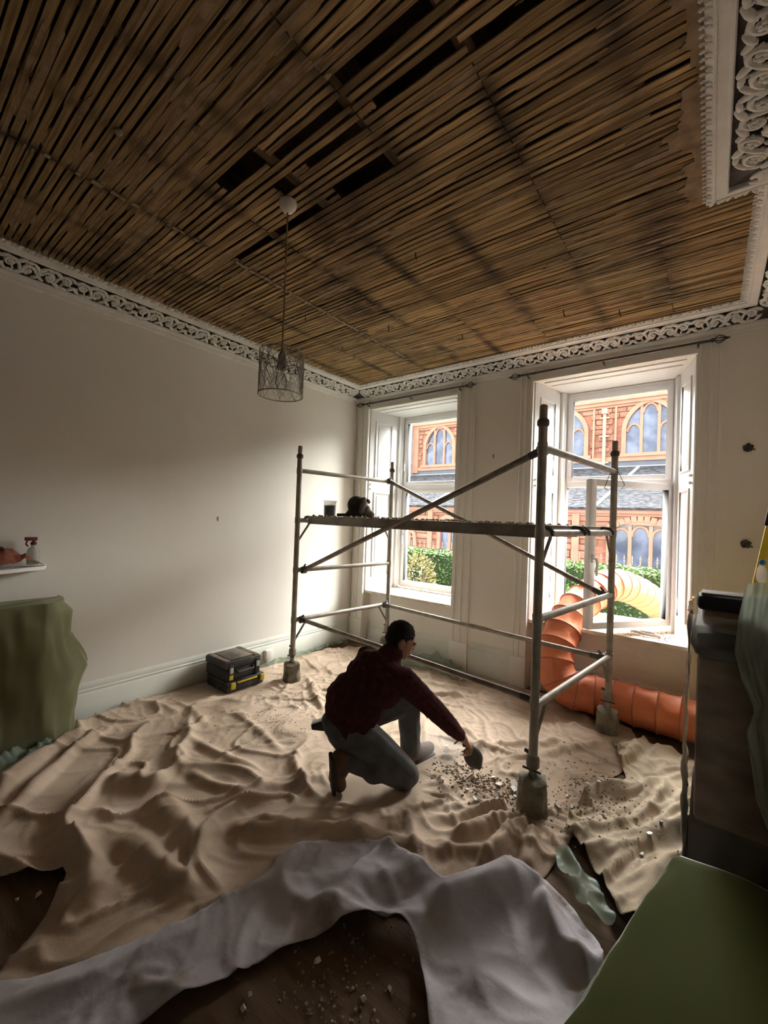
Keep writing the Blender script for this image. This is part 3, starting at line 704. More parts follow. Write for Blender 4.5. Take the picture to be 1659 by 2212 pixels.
for (u, nm) in ((0, 'L'), (2.5, 'R')):
    for v in (0, 1.35):
        b = MB(); b.tube([TP(u, v, .26), TP(u, v, 2.235)], .0254, 16); po = b.build('post', 'alu', TW)
        b = MB(); b.tube([TP(u, v, 2.225), TP(u, v, 2.235), TP(u, v, 2.26), TP(u, v, 2.27)], [.027, .034, .034, .027], 14); b.build('collar', 'claw', po)
        b = MB(); b.tube([TP(u, v, 2.25), TP(u, v, 2.345), TP(u, v, 2.352)], [.0225, .0225, .018], 14); b.build('spigot', 'alu', po)
        for z in RZ:
            b = MB(); b.tube([TP(u, v, z-.03), TP(u, v, z+.03)], .029, 14); b.build('rung_sleeve', 'alu', po)
        # adjustable leg with nut, pin and wrapped castor
        b = MB(); b.tube([TP(u, v, .10), TP(u, v, .30)], .021, 12); lg = b.build('adjustable_leg', 'alu', TW)
        b = MB(); b.tube([TP(u, v, .25), TP(u, v, .262), TP(u, v, .31), TP(u, v, .325)], [.028, .037, .037, .028], 10); b.build('leg_nut', 'alud', lg)
        b = MB(); b.tube([TP(u-.05, v-.02, .245), TP(u+.055, v-.02, .25)], .007, 6); b.build('locking_pin', 'claw', lg)
        MB().tube([TP(u-.022, v, .33), TP(u-.05, v, .335)], .012, 6).build('clamp_screw', 'claw', lg)
        fb = MB(); rf = random.Random(int(u*10+v*100)); k = 14; P = []
        big = 1.12 if (u > 1 and v < 1) else 1.0
        for zz, r0 in ((0.0, .088), (.015, .093), (.05, .086), (.10, .084), (.14, .080), (.165, .078), (.176, .055), (.178, .03), (.18, .024)):
            ring = []
            for j in range(k+1):
                a = 2*PI*(j % k)/k; rr_ = r0*(1+.06*math.sin(4*a+u+v)+.05*math.sin(7*a+zz*30+u))
                ring.append(TP(u+rr_*math.cos(a), v+rr_*math.sin(a), .010+zz*big*(1+.06*math.sin(2*a+v))))
            P.append(ring)
        fb.grid(P); fb.build('wrapped_foot', 'wrap', TW)
    for z in RZ:
        MB().tube([TP(u, .02, z), TP(u, 1.33, z)], .0225, 14).build('rung', 'alu', TW)
    for (z, v, s) in ((RZ[0], 0, 1), (RZ[0], 1.35, -1), (RZ[2], 0, 1), (RZ[2], 1.35, -1)):
        MB().tube([TP(u, v+s*.02, z-.20), TP(u, v+s*.155, z-.015)], .0105, 8).build('knee_brace', 'alud', TW)
def brace(p, q):
    d = (q-p).normalized(); b = MB(); b.tube([p+d*.04, q-d*.04], .0205, 12); br = b.build('brace', 'alud', TW)
    for e, s in ((p, 1), (q, -1)):
        b = MB(); ax = tb_
        b.tube([e-ax*.022, e+ax*.022], [.036, .036], 10); b.tube([e, e+d*s*.09], [.026, .023], 10); b.tube([e+V((0, 0, .028)), e+V((0, 0, .05))+d*s*.03], [.012, .008], 6); b.build('claw', 'claw', br)
brace(TP(.03, .075, RZ[1]+.0), TP(2.47, .075, RZ[3]))
brace(TP(.03, .075, RZ[0]+.0), TP(2.47, .075, RZ[0]))
brace(TP(.03, 1.275, RZ[3]), TP(2.47, 1.275, RZ[1]))
brace(TP(.03, 1.275, RZ[0]), TP(2.47, 1.275, RZ[0]))
def lumps(n, fn, rmin, rmax, seed, flat=.6):
    r = random.Random(seed); b = MB()
    for i in range(n):
        p = fn(r); s = r.uniform(rmin, rmax); Rm = Matrix.Rotation(r.uniform(0, 6), 3, 'Z') @ Matrix.Rotation(r.uniform(-.5, .5), 3, 'X')
        t = MB(); t.add([(1, .1, -.2), (-.3, .9, -.4), (-.8, -.5, -.3), (.2, -.9, .1), (.5, .6, .8), (-.5, -.1, .9)], [(0, 4, 3), (4, 5, 3), (4, 1, 5), (5, 1, 2), (5, 2, 3), (0, 1, 4), (0, 3, 2, 1)])
        b.add([V(p)+Rm @ V((v[0]*s, v[1]*s*r.uniform(.6, 1), (v[2]+.4)*s*flat)) for v in t.v], t.f)
    return b
for i, (v0, v1, lab) in enumerate(((.085, .655, 'dusty scaffold deck on the side away from the windows'), (.70, 1.27, 'dusty scaffold deck on the window side of the tower'))):
    t = thing('scaffold_deck', TP(1.25, (v0+v1)/2, 1.64), lab, 'scaffold deck', 'scaffold decks')
    def pb(b, u0, u1, va, vb, z0, z1, bev=.004):
        q = MB().bbox(u0, u1, va, vb, z0, z1, bev); b.add([TP(*v) for v in q.v], q.f)
    b = MB(); pb(b, .06, 2.44, v0+.03, v1-.03, 1.636, 1.65, .002); b.build('ply_board', 'deck', t)
    for va in (v0, v1-.035):
        b = MB(); pb(b, .055, 2.445, va, va+.035, 1.572, 1.652); pb(b, .055, 2.445, va-.006, va+.041, 1.572, 1.585, .003); b.build('side_beam', 'alu', t)
        for (e, s) in ((.055, -1), (2.445, 1)):
            b = MB(); b.tube([TP(e-s*.03, va+.017, 1.635), TP(e+s*.02, va+.017, 1.642), TP(e+s*.062, va+.017, 1.638), TP(e+s*.085, va+.017, 1.615), TP(e+s*.088, va+.017, 1.588)], [.014, .014, .014, .012, .008], 8); b.build('hook', 'claw', t)
    for uu in (.06, 2.405):
        b = MB(); pb(b, uu, uu+.035, v0+.03, v1-.03, 1.59, 1.64); b.build('end_beam', 'alu', t)
    lumps(170 if i == 0 else 80, lambda r: TP(r.uniform(.1, 2.4), v0+.02+(v1-v0-.04)*(r.random()**1.6), 1.65), .006, .024, 31+i).build('plaster_rubble', 'rubble', t, kind='stuff')
# wire hanger on the corner post by the open window
b = MB(); c = TP(2.5, 1.35, 2.10)
loop = [c+V((-.07, .0, -.13)), c+V((-.02, -.02, -.16)), c+V((.05, -.02, -.15)), c+V((.075, .0, -.11))]
b.tube([c+V((-.028, 0, .0)), c+V((-.07, 0, -.13))], .0028, 5); b.tube([c+V((.028, 0, 0)), c+V((.075, 0, -.11))], .0028, 5); b.tube(loop, .0018, 5)
b.tube([c+V((-.03, 0, 0)), c+V((0, .03, .002)), c+V((.03, 0, 0)), c+V((0, -.031, 0)), c+V((-.03, 0, 0))], .0025, 5)
b.build('wire_hanger', 'pewter', None, label='thin wire hanger looped round the scaffold post by the open window', cat='wire')

# things on the deck
MAT['tub'] = film_mat('clear_tub', (.75, .73, .70), .68, .5, .3)
MAT['blue'] = M('blue_paste', (.04, .16, .34), .6, col2=(.02, .09, .20), scale=8)
MAT['bagd'] = M('dusty_dark_fabric', (.060, .056, .050), .9, col2=(.030, .028, .025), scale=9, bump=.3)
MAT['bagg'] = M('dusty_grey_fabric', (.20, .185, .16), .9, var=.3, scale=9, bump=.3)
MAT['pink'] = M('pink_rubber', (.40, .12, .14), .6)
DZ = 1.652
t = thing('plastic_tub', (.72, -1.16, DZ), 'clear plastic tub half filled with blue on the scaffold deck', 'tub')
b = MB(); b.lathe([(.060, .0), (.066, .155), (.071, .155), (.071, .165), (.063, .165), (.057, .006)], (.72, -1.16, DZ), 20); b.build('tub_wall', 'tub', t)
b = MB(); b.lathe([(.0, .004), (.0565, .005), (.061, .115), (.0, .118)], (.72, -1.16, DZ), 20); b.build('blue_contents', 'blue', t)
BX = V((.985, -1.0, DZ)); cr = V((.786, .617, 0)); cf = V((-.617, .786, 0))
def bp(r, f, z): return BX+cr*r+cf*f+V((0, 0, z))
def blob(spec, voxel=.008, smooth=6, name='blob'):
    b = MB()
    for s in spec:
        if s[0] == 'e': b.ell(s[1], s[2], 14, 10, s[3] if len(s) > 3 else None)
        else: b.tube(s[1], s[2], 12)
        # close tube ends with spheres
        if s[0] == 't':
            for p, r in ((s[1][0], s[2][0]), (s[1][-1], s[2][-1])): b.ell(p, (r, r, r), 12, 8)
    me = bpy.data.meshes.new(name); me.from_pydata(b.v, [], b.f); o = bpy.data.objects.new(name, me); COL.objects.link(o)
    m = o.modifiers.new('r', 'REMESH'); m.mode = 'VOXEL'; m.voxel_size = voxel; m.use_smooth_shade = True
    if smooth:
        m = o.modifiers.new('s', 'SMOOTH'); m.iterations = smooth; m.factor = .5
    dg = bpy.context.evaluated_depsgraph_get(); r = bpy.data.meshes.new_from_object(o.evaluated_get(dg)); bpy.data.objects.remove(o); r.name = name
    return r
RC = Matrix((cr, cf, V((0, 0, 1)))).transposed()
t = thing('work_hood', BX, 'dark dusty domed work hood slumped on the scaffold deck', 'hood')
link('dome', blob([('e', bp(-.03, 0, .13), (.095, .09, .095), RC), ('e', bp(-.04, 0, .05), (.085, .08, .06), RC), ('e', bp(-.09, -.02, .035), (.05, .06, .033), RC)], .008, 4), 'bagd', t)
link('side_flap', blob([('e', bp(.035, -.03, .12), (.035, .075, .10), RC @ Matrix.Rotation(.25, 3, 'Y')), ('e', bp(.07, 0, .07), (.05, .06, .07), RC), ('e', bp(.115, .0, .04), (.05, .05, .04), RC @ Matrix.Rotation(.5, 3, 'Y'))], .008, 4), 'bagg', t)
link('visor_arm', blob([('t', [bp(.0, -.02, .195), bp(.06, -.02, .185), bp(.095, -.02, .175)], [.018, .02, .016])], .006, 3), 'bagd', t)
b = MB(); b.ell(bp(.098, -.03, .165), (.016, .016, .02), 10, 6); b.build('pink_button', 'pink', t)
b = MB(); b.tube([bp(-.22, -.05, .02), bp(-.15, -.06, .024), bp(-.1, -.05, .022)], [.016, .014, .02], 8); b.build('scraper_handle', 'bagd', None, label='short dark tool handle lying between tub and work hood', cat='tool')
for (r_, f_, s_, lb) in ((.075, -.11, .022, 'upright pale plaster lump at the foot of the work hood'), (.20, -.04, .02, 'pale plaster lump clear of the work hood towards the window'), (-.32, -.13, .018, 'pale plaster lump beside the clear plastic tub')):
    q = lumps(1, lambda r: bp(r_, f_, -.003), s_, s_, int(s_*1e4), 1.0); q.build('plaster_lump', 'rubble', None, label=lb, cat='plaster lump', group='plaster lumps on the scaffold deck')

# ================================================================ ORANGE DUCT
MAT['duct'] = M('orange_duct_fabric', (.74, .235, .105), .55, col2=(.60, .165, .075), scale=5, bump=.35, bscale=26, spec=.35)
MAT['ductwire'] = M('duct_rib', (.42, .17, .10), .6, var=.2)
def smooth_path(P, n):
    P = [V(p) for p in P]; out = []
    k = len(P)
    for i in range(k-1):
        p0, p1, p2, p3 = P[max(i-1, 0)], P[i], P[i+1], P[min(i+2, k-1)]
        for j in range(n):
            t = j/n; out.append(.5*((2*p1)+(p2-p0)*t+(2*p0-5*p1+4*p2-p3)*t*t+(3*p1-p0-3*p2+p3)*t**3))
    return out+[P[-1]]
dp = smooth_path([(3.36, 1.75, .74), (3.18, 1.25, .94), (3.02, .85, 1.03), (2.90, .50, .955), (2.79, .17, .80), (2.735, -.10, .56), (2.75, -.22, .36), (2.86, -.24, .21), (3.10, -.185, .185), (3.45, -.185, .185), (3.80, -.20, .185), (4.08, -.24, .185)], 16)
seg = [0]
for a, c in zip(dp[:-1], dp[1:]): seg.append(seg[-1]+(c-a).length)
RD = .168; PITCH_D = .155
DU = thing('ventilation_duct', (3.4, -.185, .0), 'orange flexible ventilation duct snaking from the floor out of the window', 'duct')
def frame_at(i, prev):
    t = (dp[min(i+1, len(dp)-1)]-dp[max(i-1, 0)]).normalized()
    a = V((0, 0, 1))-t*t.z if prev is None else prev-t*prev.dot(t)
    a = a.normalized(); return t, a, t.cross(a)
# resample densely and let the fabric sag between the ribs
N = int(seg[-1]/.008); P = []; prev = None; ribs = []
idx = 0
rrd = random.Random(6)
for s in range(N+1):
    d = s*seg[-1]/N
    while idx < len(seg)-2 and seg[idx+1] < d: idx += 1
    f = (d-seg[idx])/max(1e-6, seg[idx+1]-seg[idx]); c = dp[idx].lerp(dp[idx+1], f)
    t, a, b2 = frame_at(idx, prev); prev = a
    ph = (d/PITCH_D) % 1; ring = []
    for j in range(29):
        th = 2*PI*(j % 28)/28
        sag = .014*math.sin(PI*ph)**.6+(.007*math.sin(5*th+math.floor(d/PITCH_D)*2.1)+.004*math.sin(11*th+d*25))*math.sin(PI*ph)
        r = RD-sag; ring.append(c+(a*math.cos(th)+b2*math.sin(th))*r)
    P.append(ring)
sl = MB().grid(P).build('duct_fabric', 'duct', DU, 80)
nr = int(seg[-1]/PITCH_D); idx = 0; prev = None
for k in range(nr+1):
    d = k*PITCH_D
    i = int(round(d/seg[-1]*N)); ring = P[min(i, N)][:-1]; c = sum(ring, V((0, 0, 0)))/len(ring)
    MB().tube([c+(p-c)*1.012 for p in ring], .0055, 6, closed=True).build('wire_rib', 'ductwire', DU)

# ================================================================ DUST SHEETS
MAT['canvas'] = M('canvas_dust_sheet', (.56, .445, .345), .9, col2=(.43, .335, .25), scale=3.2, spec=.12, bump=.12, bscale=90, col3=(.29, .215, .15), scale3=2.3, lo3=.56, hi3=.74)
def crinkle(m, scale, dist):
    t = m.node_tree; b = t.nodes['Principled BSDF']
    n = nd(t, 'ShaderNodeTexNoise'); n.noise_type = 'RIDGED_MULTIFRACTAL'; n.inputs['Scale'].default_value = scale; n.inputs['Detail'].default_value = 3; n.inputs['Distortion'].default_value = .6
    t.links.new(nd(t, 'ShaderNodeNewGeometry').outputs['Position'], n.inputs['Vector'])
    bp = nd(t, 'ShaderNodeBump'); bp.inputs['Strength'].default_value = .8; bp.inputs['Distance'].default_value = dist
    t.links.new(n.outputs['Fac'], bp.inputs['Height'])
    if b.inputs['Normal'].links: t.links.new(b.inputs['Normal'].links[0].from_socket, bp.inputs['Normal'])
    t.links.new(bp.outputs[0], b.inputs['Normal'])
MAT['canvas2'] = M('olive_dust_sheet', (.54, .45, .355), .9, col2=(.38, .305, .22), scale=4, spec=.12, bump=.12, bscale=90, col3=(.26, .20, .135), scale3=4, lo3=.52, hi3=.7)
MAT['greysheet'] = M('grey_fleece_sheet', (.52, .49, .515), .8, col2=(.39, .365, .385), scale=4, spec=.25, bump=.15, bscale=50, col3=(.23, .18, .14), scale3=3.5, lo3=.6, hi3=.75)
crinkle(MAT['canvas'], 3.4, .006); crinkle(MAT['canvas2'], 4.5, .010); crinkle(MAT['greysheet'], 5.5, .018)
FOOT = [(tuple(TP(u, v, 0))[:2]) for u in (0, 2.5) for v in (0, 1.35)]
NRP = FOOT[2]; NLP = FOOT[0]
FLAT = [(*p, .10) for p in (FOOT[0], FOOT[1], FOOT[3])]+[(.26, -1.9, .28), (.24, -1.72, .25), (2.36, -2.08, .16), (2.25, -2.2, .17), (2.12, -2.38, .09), (2.29, -1.76, .14), (2.68, -1.68, .13)]
def ridge(n, p=4.0): return np.clip(1-np.abs(n)*2.0, 0, 1)**p
def seg_ridge(x, y, p, q, h, w):
    p = np.array(p); q = np.array(q); d = q-p; L2 = d@d
    t = np.clip(((x-p[0])*d[0]+(y-p[1])*d[1])/L2, 0, 1)
    wob = .03*noise2(x*3+p[0], y*3, 77)
    dd = np.hypot(x-p[0]-t*d[0], y-p[1]-t*d[1])+wob
    end = np.clip(np.minimum(t, 1-t)*5, .25, 1)
    return h*end*np.exp(-(dd/w)**2)
RIDGES = [((.352, -3.025), (.905, -3.667), .055, .03), ((.30, -3.15), (.75, -3.75), .05, .05), ((1.0, -3.25), (1.35, -3.0), .06, .07), ((1.35, -3.1), (1.95, -3.12), .055, .07), ((1.9, -3.0), (2.15, -2.72), .045, .05), ((2.15, -2.72), (2.78, -2.38), .05, .05), ((2.78, -2.38), (3.0, -2.2), .04, .04),
          ((1.783, -2.69), (1.95, -2.3), .035, .03), ((2.55, -1.35), (3.05, -.75), .03, .028), ((2.1, -1.45), (3.0, -1.2), .022, .02), ((1.2, -1.3), (2.2, -.5), .025, .025), ((.6, -1.3), (1.35, -1.75), .03, .03), ((.7, -2.2), (1.6, -2.35), .02, .03), ((.9, -2.7), (1.7, -2.55), .03, .035),
          ((1.3, -2.9), (1.75, -2.75), .03, .03), ((1.0, -1.5), (1.9, -1.2), .016, .02), ((3.02, -1.86), (2.80, -2.28), .06, .035), ((3.06, -1.88), (3.00, -2.35), .07, .03), ((3.11, -1.86), (3.20, -2.25), .06, .03), ((2.93, -1.86), (2.66, -2.10), .03, .035), ((1.5, -.6), (2.5, -.35), .02, .03), ((.2, -2.45), (.9, -2.5), .02, .03), ((1.5, -3.35), (2.2, -3.25), .05, .06), ((1.3, -3.5), (1.9, -3.55), .04, .06), ((2.9, -1.2), (3.25, -.6), .03, .03)]
_rc = random.Random(17)
CREASES = []
for _k in range(70):
    _x, _y, _a, _l = _rc.uniform(.15, 3.2), _rc.uniform(-2.9, -.15), _rc.uniform(0, PI), _rc.uniform(.18, .75)
    CREASES.append(((_x, _y), (_x+_l*math.cos(_a), _y+_l*math.sin(_a)), _rc.uniform(.006, .018), _rc.uniform(.010, .019)))
def hmain(x, y):
    x = np.asarray(x, float); y = np.asarray(y, float)
    wx = x+.22*fbm(x*1.4+3, y*1.4, 5, 2); wy = y+.22*fbm(x*1.4, y*1.4+9, 6, 2)
    front = np.clip((-1.6-y)/1.2, 0, 1)*np.clip((2.7-x)/.8, 0, 1)
    far = 1-front
    h = .006+far*(.020*ridge(noise2(wx*2.6, wy*2.0, 11), 9)+.014*ridge(noise2(wx*4.5+wy*2, wy*4.0, 12), 7)+.006*ridge(noise2(wx*9, wy*8, 13), 4))
    h = h+front*(.060*ridge(noise2(wx*1.15+.4, wy*1.45, 21), 3.5)+.026*ridge(noise2(wx*2.9+1, wy*2.5, 22), 8)+.020*np.clip(fbm(wx*1.2, wy*1.2, 23, 2)+.2, 0, 1)+.006*ridge(noise2(wx*7, wy*7, 24), 5))
    for r in RIDGES+CREASES: h = h+seg_ridge(x, y, *r)
    # gathers where the cloth is pulled round the scaffold feet
    for (p, amp, ext, nf) in ((NRP, .07, .46, 10), (NLP, .05, .32, 8)):
        dx, dy = x-p[0], y-p[1]; r = np.hypot(dx, dy); a = np.arctan2(dy, dx)
        front_side = np.clip(-np.sin(a+.15)*1.7-.55, 0, 1)
        f = np.clip(1-np.abs(np.sin(nf*.5*a+1.2+.8*np.sin(2*a)+.35*noise2(r*4+np.cos(a), np.sin(a)*1.5+3, 31)))*2.0, 0, 1)**1.2
        h = h+amp*f*front_side*np.clip((r-.10)/.07, 0, 1)*np.exp(-((r-.05)/ext)**2)
    for (cx, cy, rr_) in FLAT:
        d = np.hypot(x-cx, y-cy)/rr_; h = .006+(h-.006)*np.clip((d-.75)/.6, 0, 1)
    edge = np.clip(np.minimum(np.minimum(x-.02, -.02-y), 1)/.05, 0, 1)
    return .006+(h-.006)*(.3+.7*edge)
def inside(poly, x, y):
    c = np.zeros(x.shape, bool); n = len(poly); j = n-1
    for i in range(n):
        xi, yi = poly[i]; xj, yj = poly[j]
        with np.errstate(divide='ignore', invalid='ignore'):
            m = ((yi > y) != (yj > y)) & (x < (xj-xi)*(y-yi)/(yj-yi+1e-12)+xi)
        c ^= m; j = i
    return c
def smooth_poly(poly, k=2):
    for _ in range(k):
        q = []
        for i in range(len(poly)):
            a, b = V(poly[i]), V(poly[(i+1) % len(poly)]); q += [tuple(a*.78+b*.22), tuple(a*.22+b*.78)]
        poly = q
    return poly
def sheet(name, poly, hf, res, mat, label, cat='dust sheet', thick=.003, group=None):
    poly = smooth_poly(poly); xs = [p[0] for p in poly]; ys = [p[1] for p in poly]
    nx = int((max(xs)-min(xs))/res)+3; ny = int((max(ys)-min(ys))/res)+3
    gx = min(xs)-res+np.arange(nx)*res; gy = min(ys)-res+np.arange(ny)*res
    X, Y = np.meshgrid(gx, gy, indexing='ij')
    cx = (X[:-1, :-1]+res/2); cy = (Y[:-1, :-1]+res/2); ins = inside(poly, cx, cy)
    I, J = np.nonzero(ins); idx = lambda i, j: i*ny+j
    F = np.stack([idx(I, J), idx(I+1, J), idx(I+1, J+1), idx(I, J+1)], 1)
    cnt = np.zeros(nx*ny, int); np.add.at(cnt, F.ravel(), 1)
    used = np.nonzero(cnt)[0]; mp = -np.ones(nx*ny, int); mp[used] = np.arange(len(used))
    px = X.ravel()[used]; py = Y.ravel()[used]; bd = np.nonzero(cnt[used] < 4)[0]
    A = np.array(poly); B = np.roll(A, -1, 0); D_ = B-A; L2 = (D_**2).sum(1)
    for k in bd:
        t = np.clip(((px[k]-A[:, 0])*D_[:, 0]+(py[k]-A[:, 1])*D_[:, 1])/L2, 0, 1)
        qx = A[:, 0]+t*D_[:, 0]; qy = A[:, 1]+t*D_[:, 1]; m = np.argmin((qx-px[k])**2+(qy-py[k])**2); px[k], py[k] = qx[m], qy[m]
    pz = hf(px, py)
    me = bpy.data.meshes.new(name); me.from_pydata(np.stack([px, py, pz], 1).tolist(), [], mp[F].tolist()); me.update()
    me.polygons.foreach_set('use_smooth', [True]*len(me.polygons))
    o = link(name, me, mat, None, label=label, cat=cat, group=group)
    if thick: solid(o, thick, 1.0)
    return o
sheet('dust_sheet', [(.03, -.03), (2.3, -.03), (3.15, -.05), (3.45, -.35), (3.42, -.95), (3.30, -1.25), (3.30, -1.9), (3.24, -2.3), (3.02, -2.68), (2.66, -2.82), (2.42, -3.12), (2.27, -3.45), (2.08, -3.85), (1.93, -3.9), (1.80, -3.72), (1.62, -3.55), (1.45, -3.74), (1.1, -4.05), (.45, -4.3), (.36, -3.7), (.33, -3.3), (.03, -3.05)], hmain, .0125, 'canvas', 'big tan canvas dust sheet lying rumpled under tower and kneeling person')
def hright(x, y):
    u = x*.94-y*.35; w = x*.35+y*.94                       # folds run towards the window
    wu = u+.05*fbm(u*3, w*1.2, 41, 2)
    h = .015+.060*ridge(noise2(wu*5.5, w*.9, 42), 2.0)+.024*ridge(noise2(wu*12, w*1.8, 43), 2.5)+.012*fbm(x*5, y*5, 44, 2)
    base = hmain(x, y); d = np.hypot(x-FOOT[3][0], y-FOOT[3][1])
    dn = np.hypot(x-NRP[0], y-NRP[1])
    return np.maximum(base, .006)*np.clip(1.2-(x-3.2)*2, .2, 1)+h*np.clip(d/.25-.3, .1, 1)+.03*np.exp(-(dn/.2)**2)
sheet('dust_sheet', [(3.26, -.50), (3.40, -.42), (3.62, -.46), (4.0, -.46), (4.02, -1.1), (3.77, -1.3), (3.76, -1.7), (3.70, -2.1), (3.60, -2.26), (3.48, -2.06), (3.34, -1.90), (3.24, -1.80), (3.26, -1.50), (3.34, -1.22), (3.46, -1.1), (3.36, -.85)], hright, .011, 'canvas2', 'deeply creased olive tan dust sheet between orange duct and green film')
def hgrey(x, y):
    wx = x+.15*fbm(x*2, y*2, 51, 2); wy = y+.15*fbm(x*2+4, y*2, 52, 2)
    h = .03+.065*ridge(noise2(wx*2.0+.3, wy*2.0, 53), 2.2)+.04*np.clip(fbm(wx*2.6, wy*2.6, 54, 2), -.3, 1)+.012*ridge(noise2(wx*6, wy*6, 55), 2)
    h = h+seg_ridge(x, y, (2.25, -3.1), (2.85, -2.62), .05, .08)+seg_ridge(x, y, (2.95, -2.75), (3.25, -2.3), .09, .07)+seg_ridge(x, y, (3.3, -2.35), (3.55, -2.6), .05, .06)+seg_ridge(x, y, (2.55, -3.0), (2.95, -2.88), .06, .05)
    h = h*np.clip(.55+.45*(x-2.3)/.5, .55, 1)
    return np.maximum(h, hmain(x, y)+.010)
sheet('grey_sheet', [(2.22, -2.86), (2.55, -2.52), (2.78, -2.58), (3.02, -2.58), (3.2, -2.25), (3.40, -2.27), (3.56, -2.40), (3.57, -2.66), (3.5, -2.95), (3.27, -3.15), (3.12, -2.98), (2.96, -2.80), (2.80, -2.90), (2.62, -3.12), (2.52, -3.40), (2.42, -3.75), (2.1, -4.1), (1.9, -4.0), (2.1, -3.68), (2.24, -3.36), (2.30, -3.02)], hgrey, .012, 'greysheet', 'crumpled grey plastic-backed sheet thrown over the front edge of the canvas')
HZ = lambda x, y: float(hmain(np.array([x]), np.array([y]))[0])

# ---- rubble and plaster flakes
MAT['flake'] = M('white_plaster', (.80, .79, .77), .8, var=.08, scale=20)
MAT['earth'] = M('brown_rubble', (.32, .25, .18), .95, col2=(.17, .125, .085), scale=40)
def scatter(name, label, fn, n, smin, smax, seed, mat, hf=hmain):
    r = random.Random(seed); b = MB(); pts = [fn(r) for _ in range(n)]
    hs = hf(np.array([p[0] for p in pts]), np.array([p[1] for p in pts])); it = iter([(p[0], p[1], h+.002) for p, h in zip(pts, hs)])
    q = lumps(n, lambda r_: next(it), smin, smax, seed); o = q.build(name, mat, None, 0, kind='stuff'); tag(o, label, 'rubble'); return o
g2 = lambda cx, cy, sx, sy: (lambda r: (r.gauss(cx, sx), r.gauss(cy, sy)))
scatter('plaster_rubble', 'brown rubble heap by the hand scoop and scaffold foot', lambda r: (2.45+.65*r.random()+r.gauss(0, .05), -1.72+r.gauss(0, .09)), 800, .003, .012, 1, 'earth')
scatter('plaster_rubble', 'loose rubble strewn over the creased olive dust sheet', lambda r: (r.gauss(3.33, .14), r.gauss(-1.45, .18)), 380, .003, .010, 2, 'earth', lambda x, y: np.maximum(hright(x, y), hmain(x, y)))
scatter('plaster_rubble', 'scattered crumbs between tool case and kneeling person', lambda r: (min(1.85, max(.5, r.gauss(1.15, .3))), min(-1.3, max(-2.6, r.gauss(-1.95, .3)))), 300, .003, .008, 3, 'earth')
scatter('plaster_rubble', 'rubble on the bare brown floor in front of the grey sheet', lambda r: (r.gauss(2.85, .14), r.gauss(-3.15, .16)), 260, .003, .010, 4, 'earth', lambda x, y: x*0+.002)
rr = random.Random(77); flakes = []
FL = [(2.92, -1.66), (2.95, -1.72), (2.90, -1.60), (2.86, -1.80), (3.17, -1.64), (3.24, -1.58), (3.28, -1.42), (3.33, -1.36), (3.19, -1.50), (2.62, -1.60), (2.55, -1.52), (2.70, -1.85), (2.80, -1.95), (2.98, -1.55), (2.83, -1.68), (2.77, -1.62), (3.10, -1.60), (3.62, -1.62), (3.66, -1.50), (3.60, -1.75), (3.41, -1.60), (3.36, -1.75), (2.42, -1.62), (2.36, -1.50)]
for i, (x, y) in enumerate(FL):
    s = rr.uniform(.010, .020)*(1.3 if i < 8 else 1); n = rr.choice((5, 6, 7)); z = max(HZ(x, y), float(hright(np.array([x]), np.array([y]))[0]) if x > 3.24 else 0)+.003
    pts = [(s*math.cos(2*PI*j/n)*rr.uniform(.6, 1.3), s*math.sin(2*PI*j/n)*rr.uniform(.6, 1.3)) for j in range(n)]
    b = MB(); b.prism(pts, 0, .005); Rm = Matrix.Rotation(rr.uniform(-.5, .5), 3, 'X') @ Matrix.Rotation(rr.uniform(-.4, .4), 3, 'Y'); b.v = [tuple(V((x, y, z+.006))+Rm @ V(v)) for v in b.v]
    lb = 'white plaster flake on the creased olive dust sheet' if x > 3.24 else 'white plaster flake by the bunched cloth at the scaffold foot' if x > 2.82 else 'white plaster flake in the rubble round the hand scoop'
    b.build('plaster_flake', 'flake', None, 0, label=lb, cat='plaster flake', group='flakes '+lb[22:])
for i, (x, y) in enumerate(((1.62, -3.68), (1.58, -3.74), (2.62, -3.32), (2.64, -3.36), (2.72, -3.1), (2.98, -3.0), (2.93, -3.08))):
    s = rr.uniform(.010, .017); q = lumps(1, lambda r: (x, y, .003), s, s, 50+i, .9); q.build('plaster_nugget', 'flake', None, 0, label='pale plaster nugget on the bare brown floor', cat='plaster nugget', group='pale nuggets on the brown floor')

# ---- scraps of film
MAT['gfilm'] = film_mat('green_film', (.33, .335, .19), .36, .5, .35, .08)
MAT['gfilm2'] = film_mat('pale_green_film', (.42, .50, .41), .48, .45, .25, .10)
MAT['cfilm'] = film_mat('clear_film', (.82, .79, .74), .78, .65, .22, .14)
def pile(seed, amp):
    def f(x, y): return np.maximum(hmain(x, y), 0)+.012+amp*ridge(noise2(x*7, y*7, seed), 2)+.5*amp*ridge(noise2(x*15, y*15, seed+1), 2)
    return f
def cornerpile(x, y): return .02+np.clip((y+.42)/.4, 0, 1)**1.5*.17*np.clip(1-abs(x-1.42)/.4, 0, 1)*ridge(noise2(x*3.2, y*2, 61), .8)+.02*ridge(noise2(x*11, y*11, 62), 2)
sheet('film_scrap', [(1.0, -.06), (1.75, -.06), (1.95, -.2), (1.85, -.38), (1.45, -.30), (1.15, -.42), (.95, -.3)], cornerpile, .014, 'gfilm2', 'pale green film bunched against the skirting below the closed window', 'plastic film', 0)
sheet('film_scrap', [(.03, -1.5), (.12, -1.45), (.14, -1.0), (.10, -.5), (.2, -.2), (.03, -.12)], pile(63, .018), .014, 'gfilm2', 'pale green film strip along the left skirting by the socket', 'plastic film', 0)
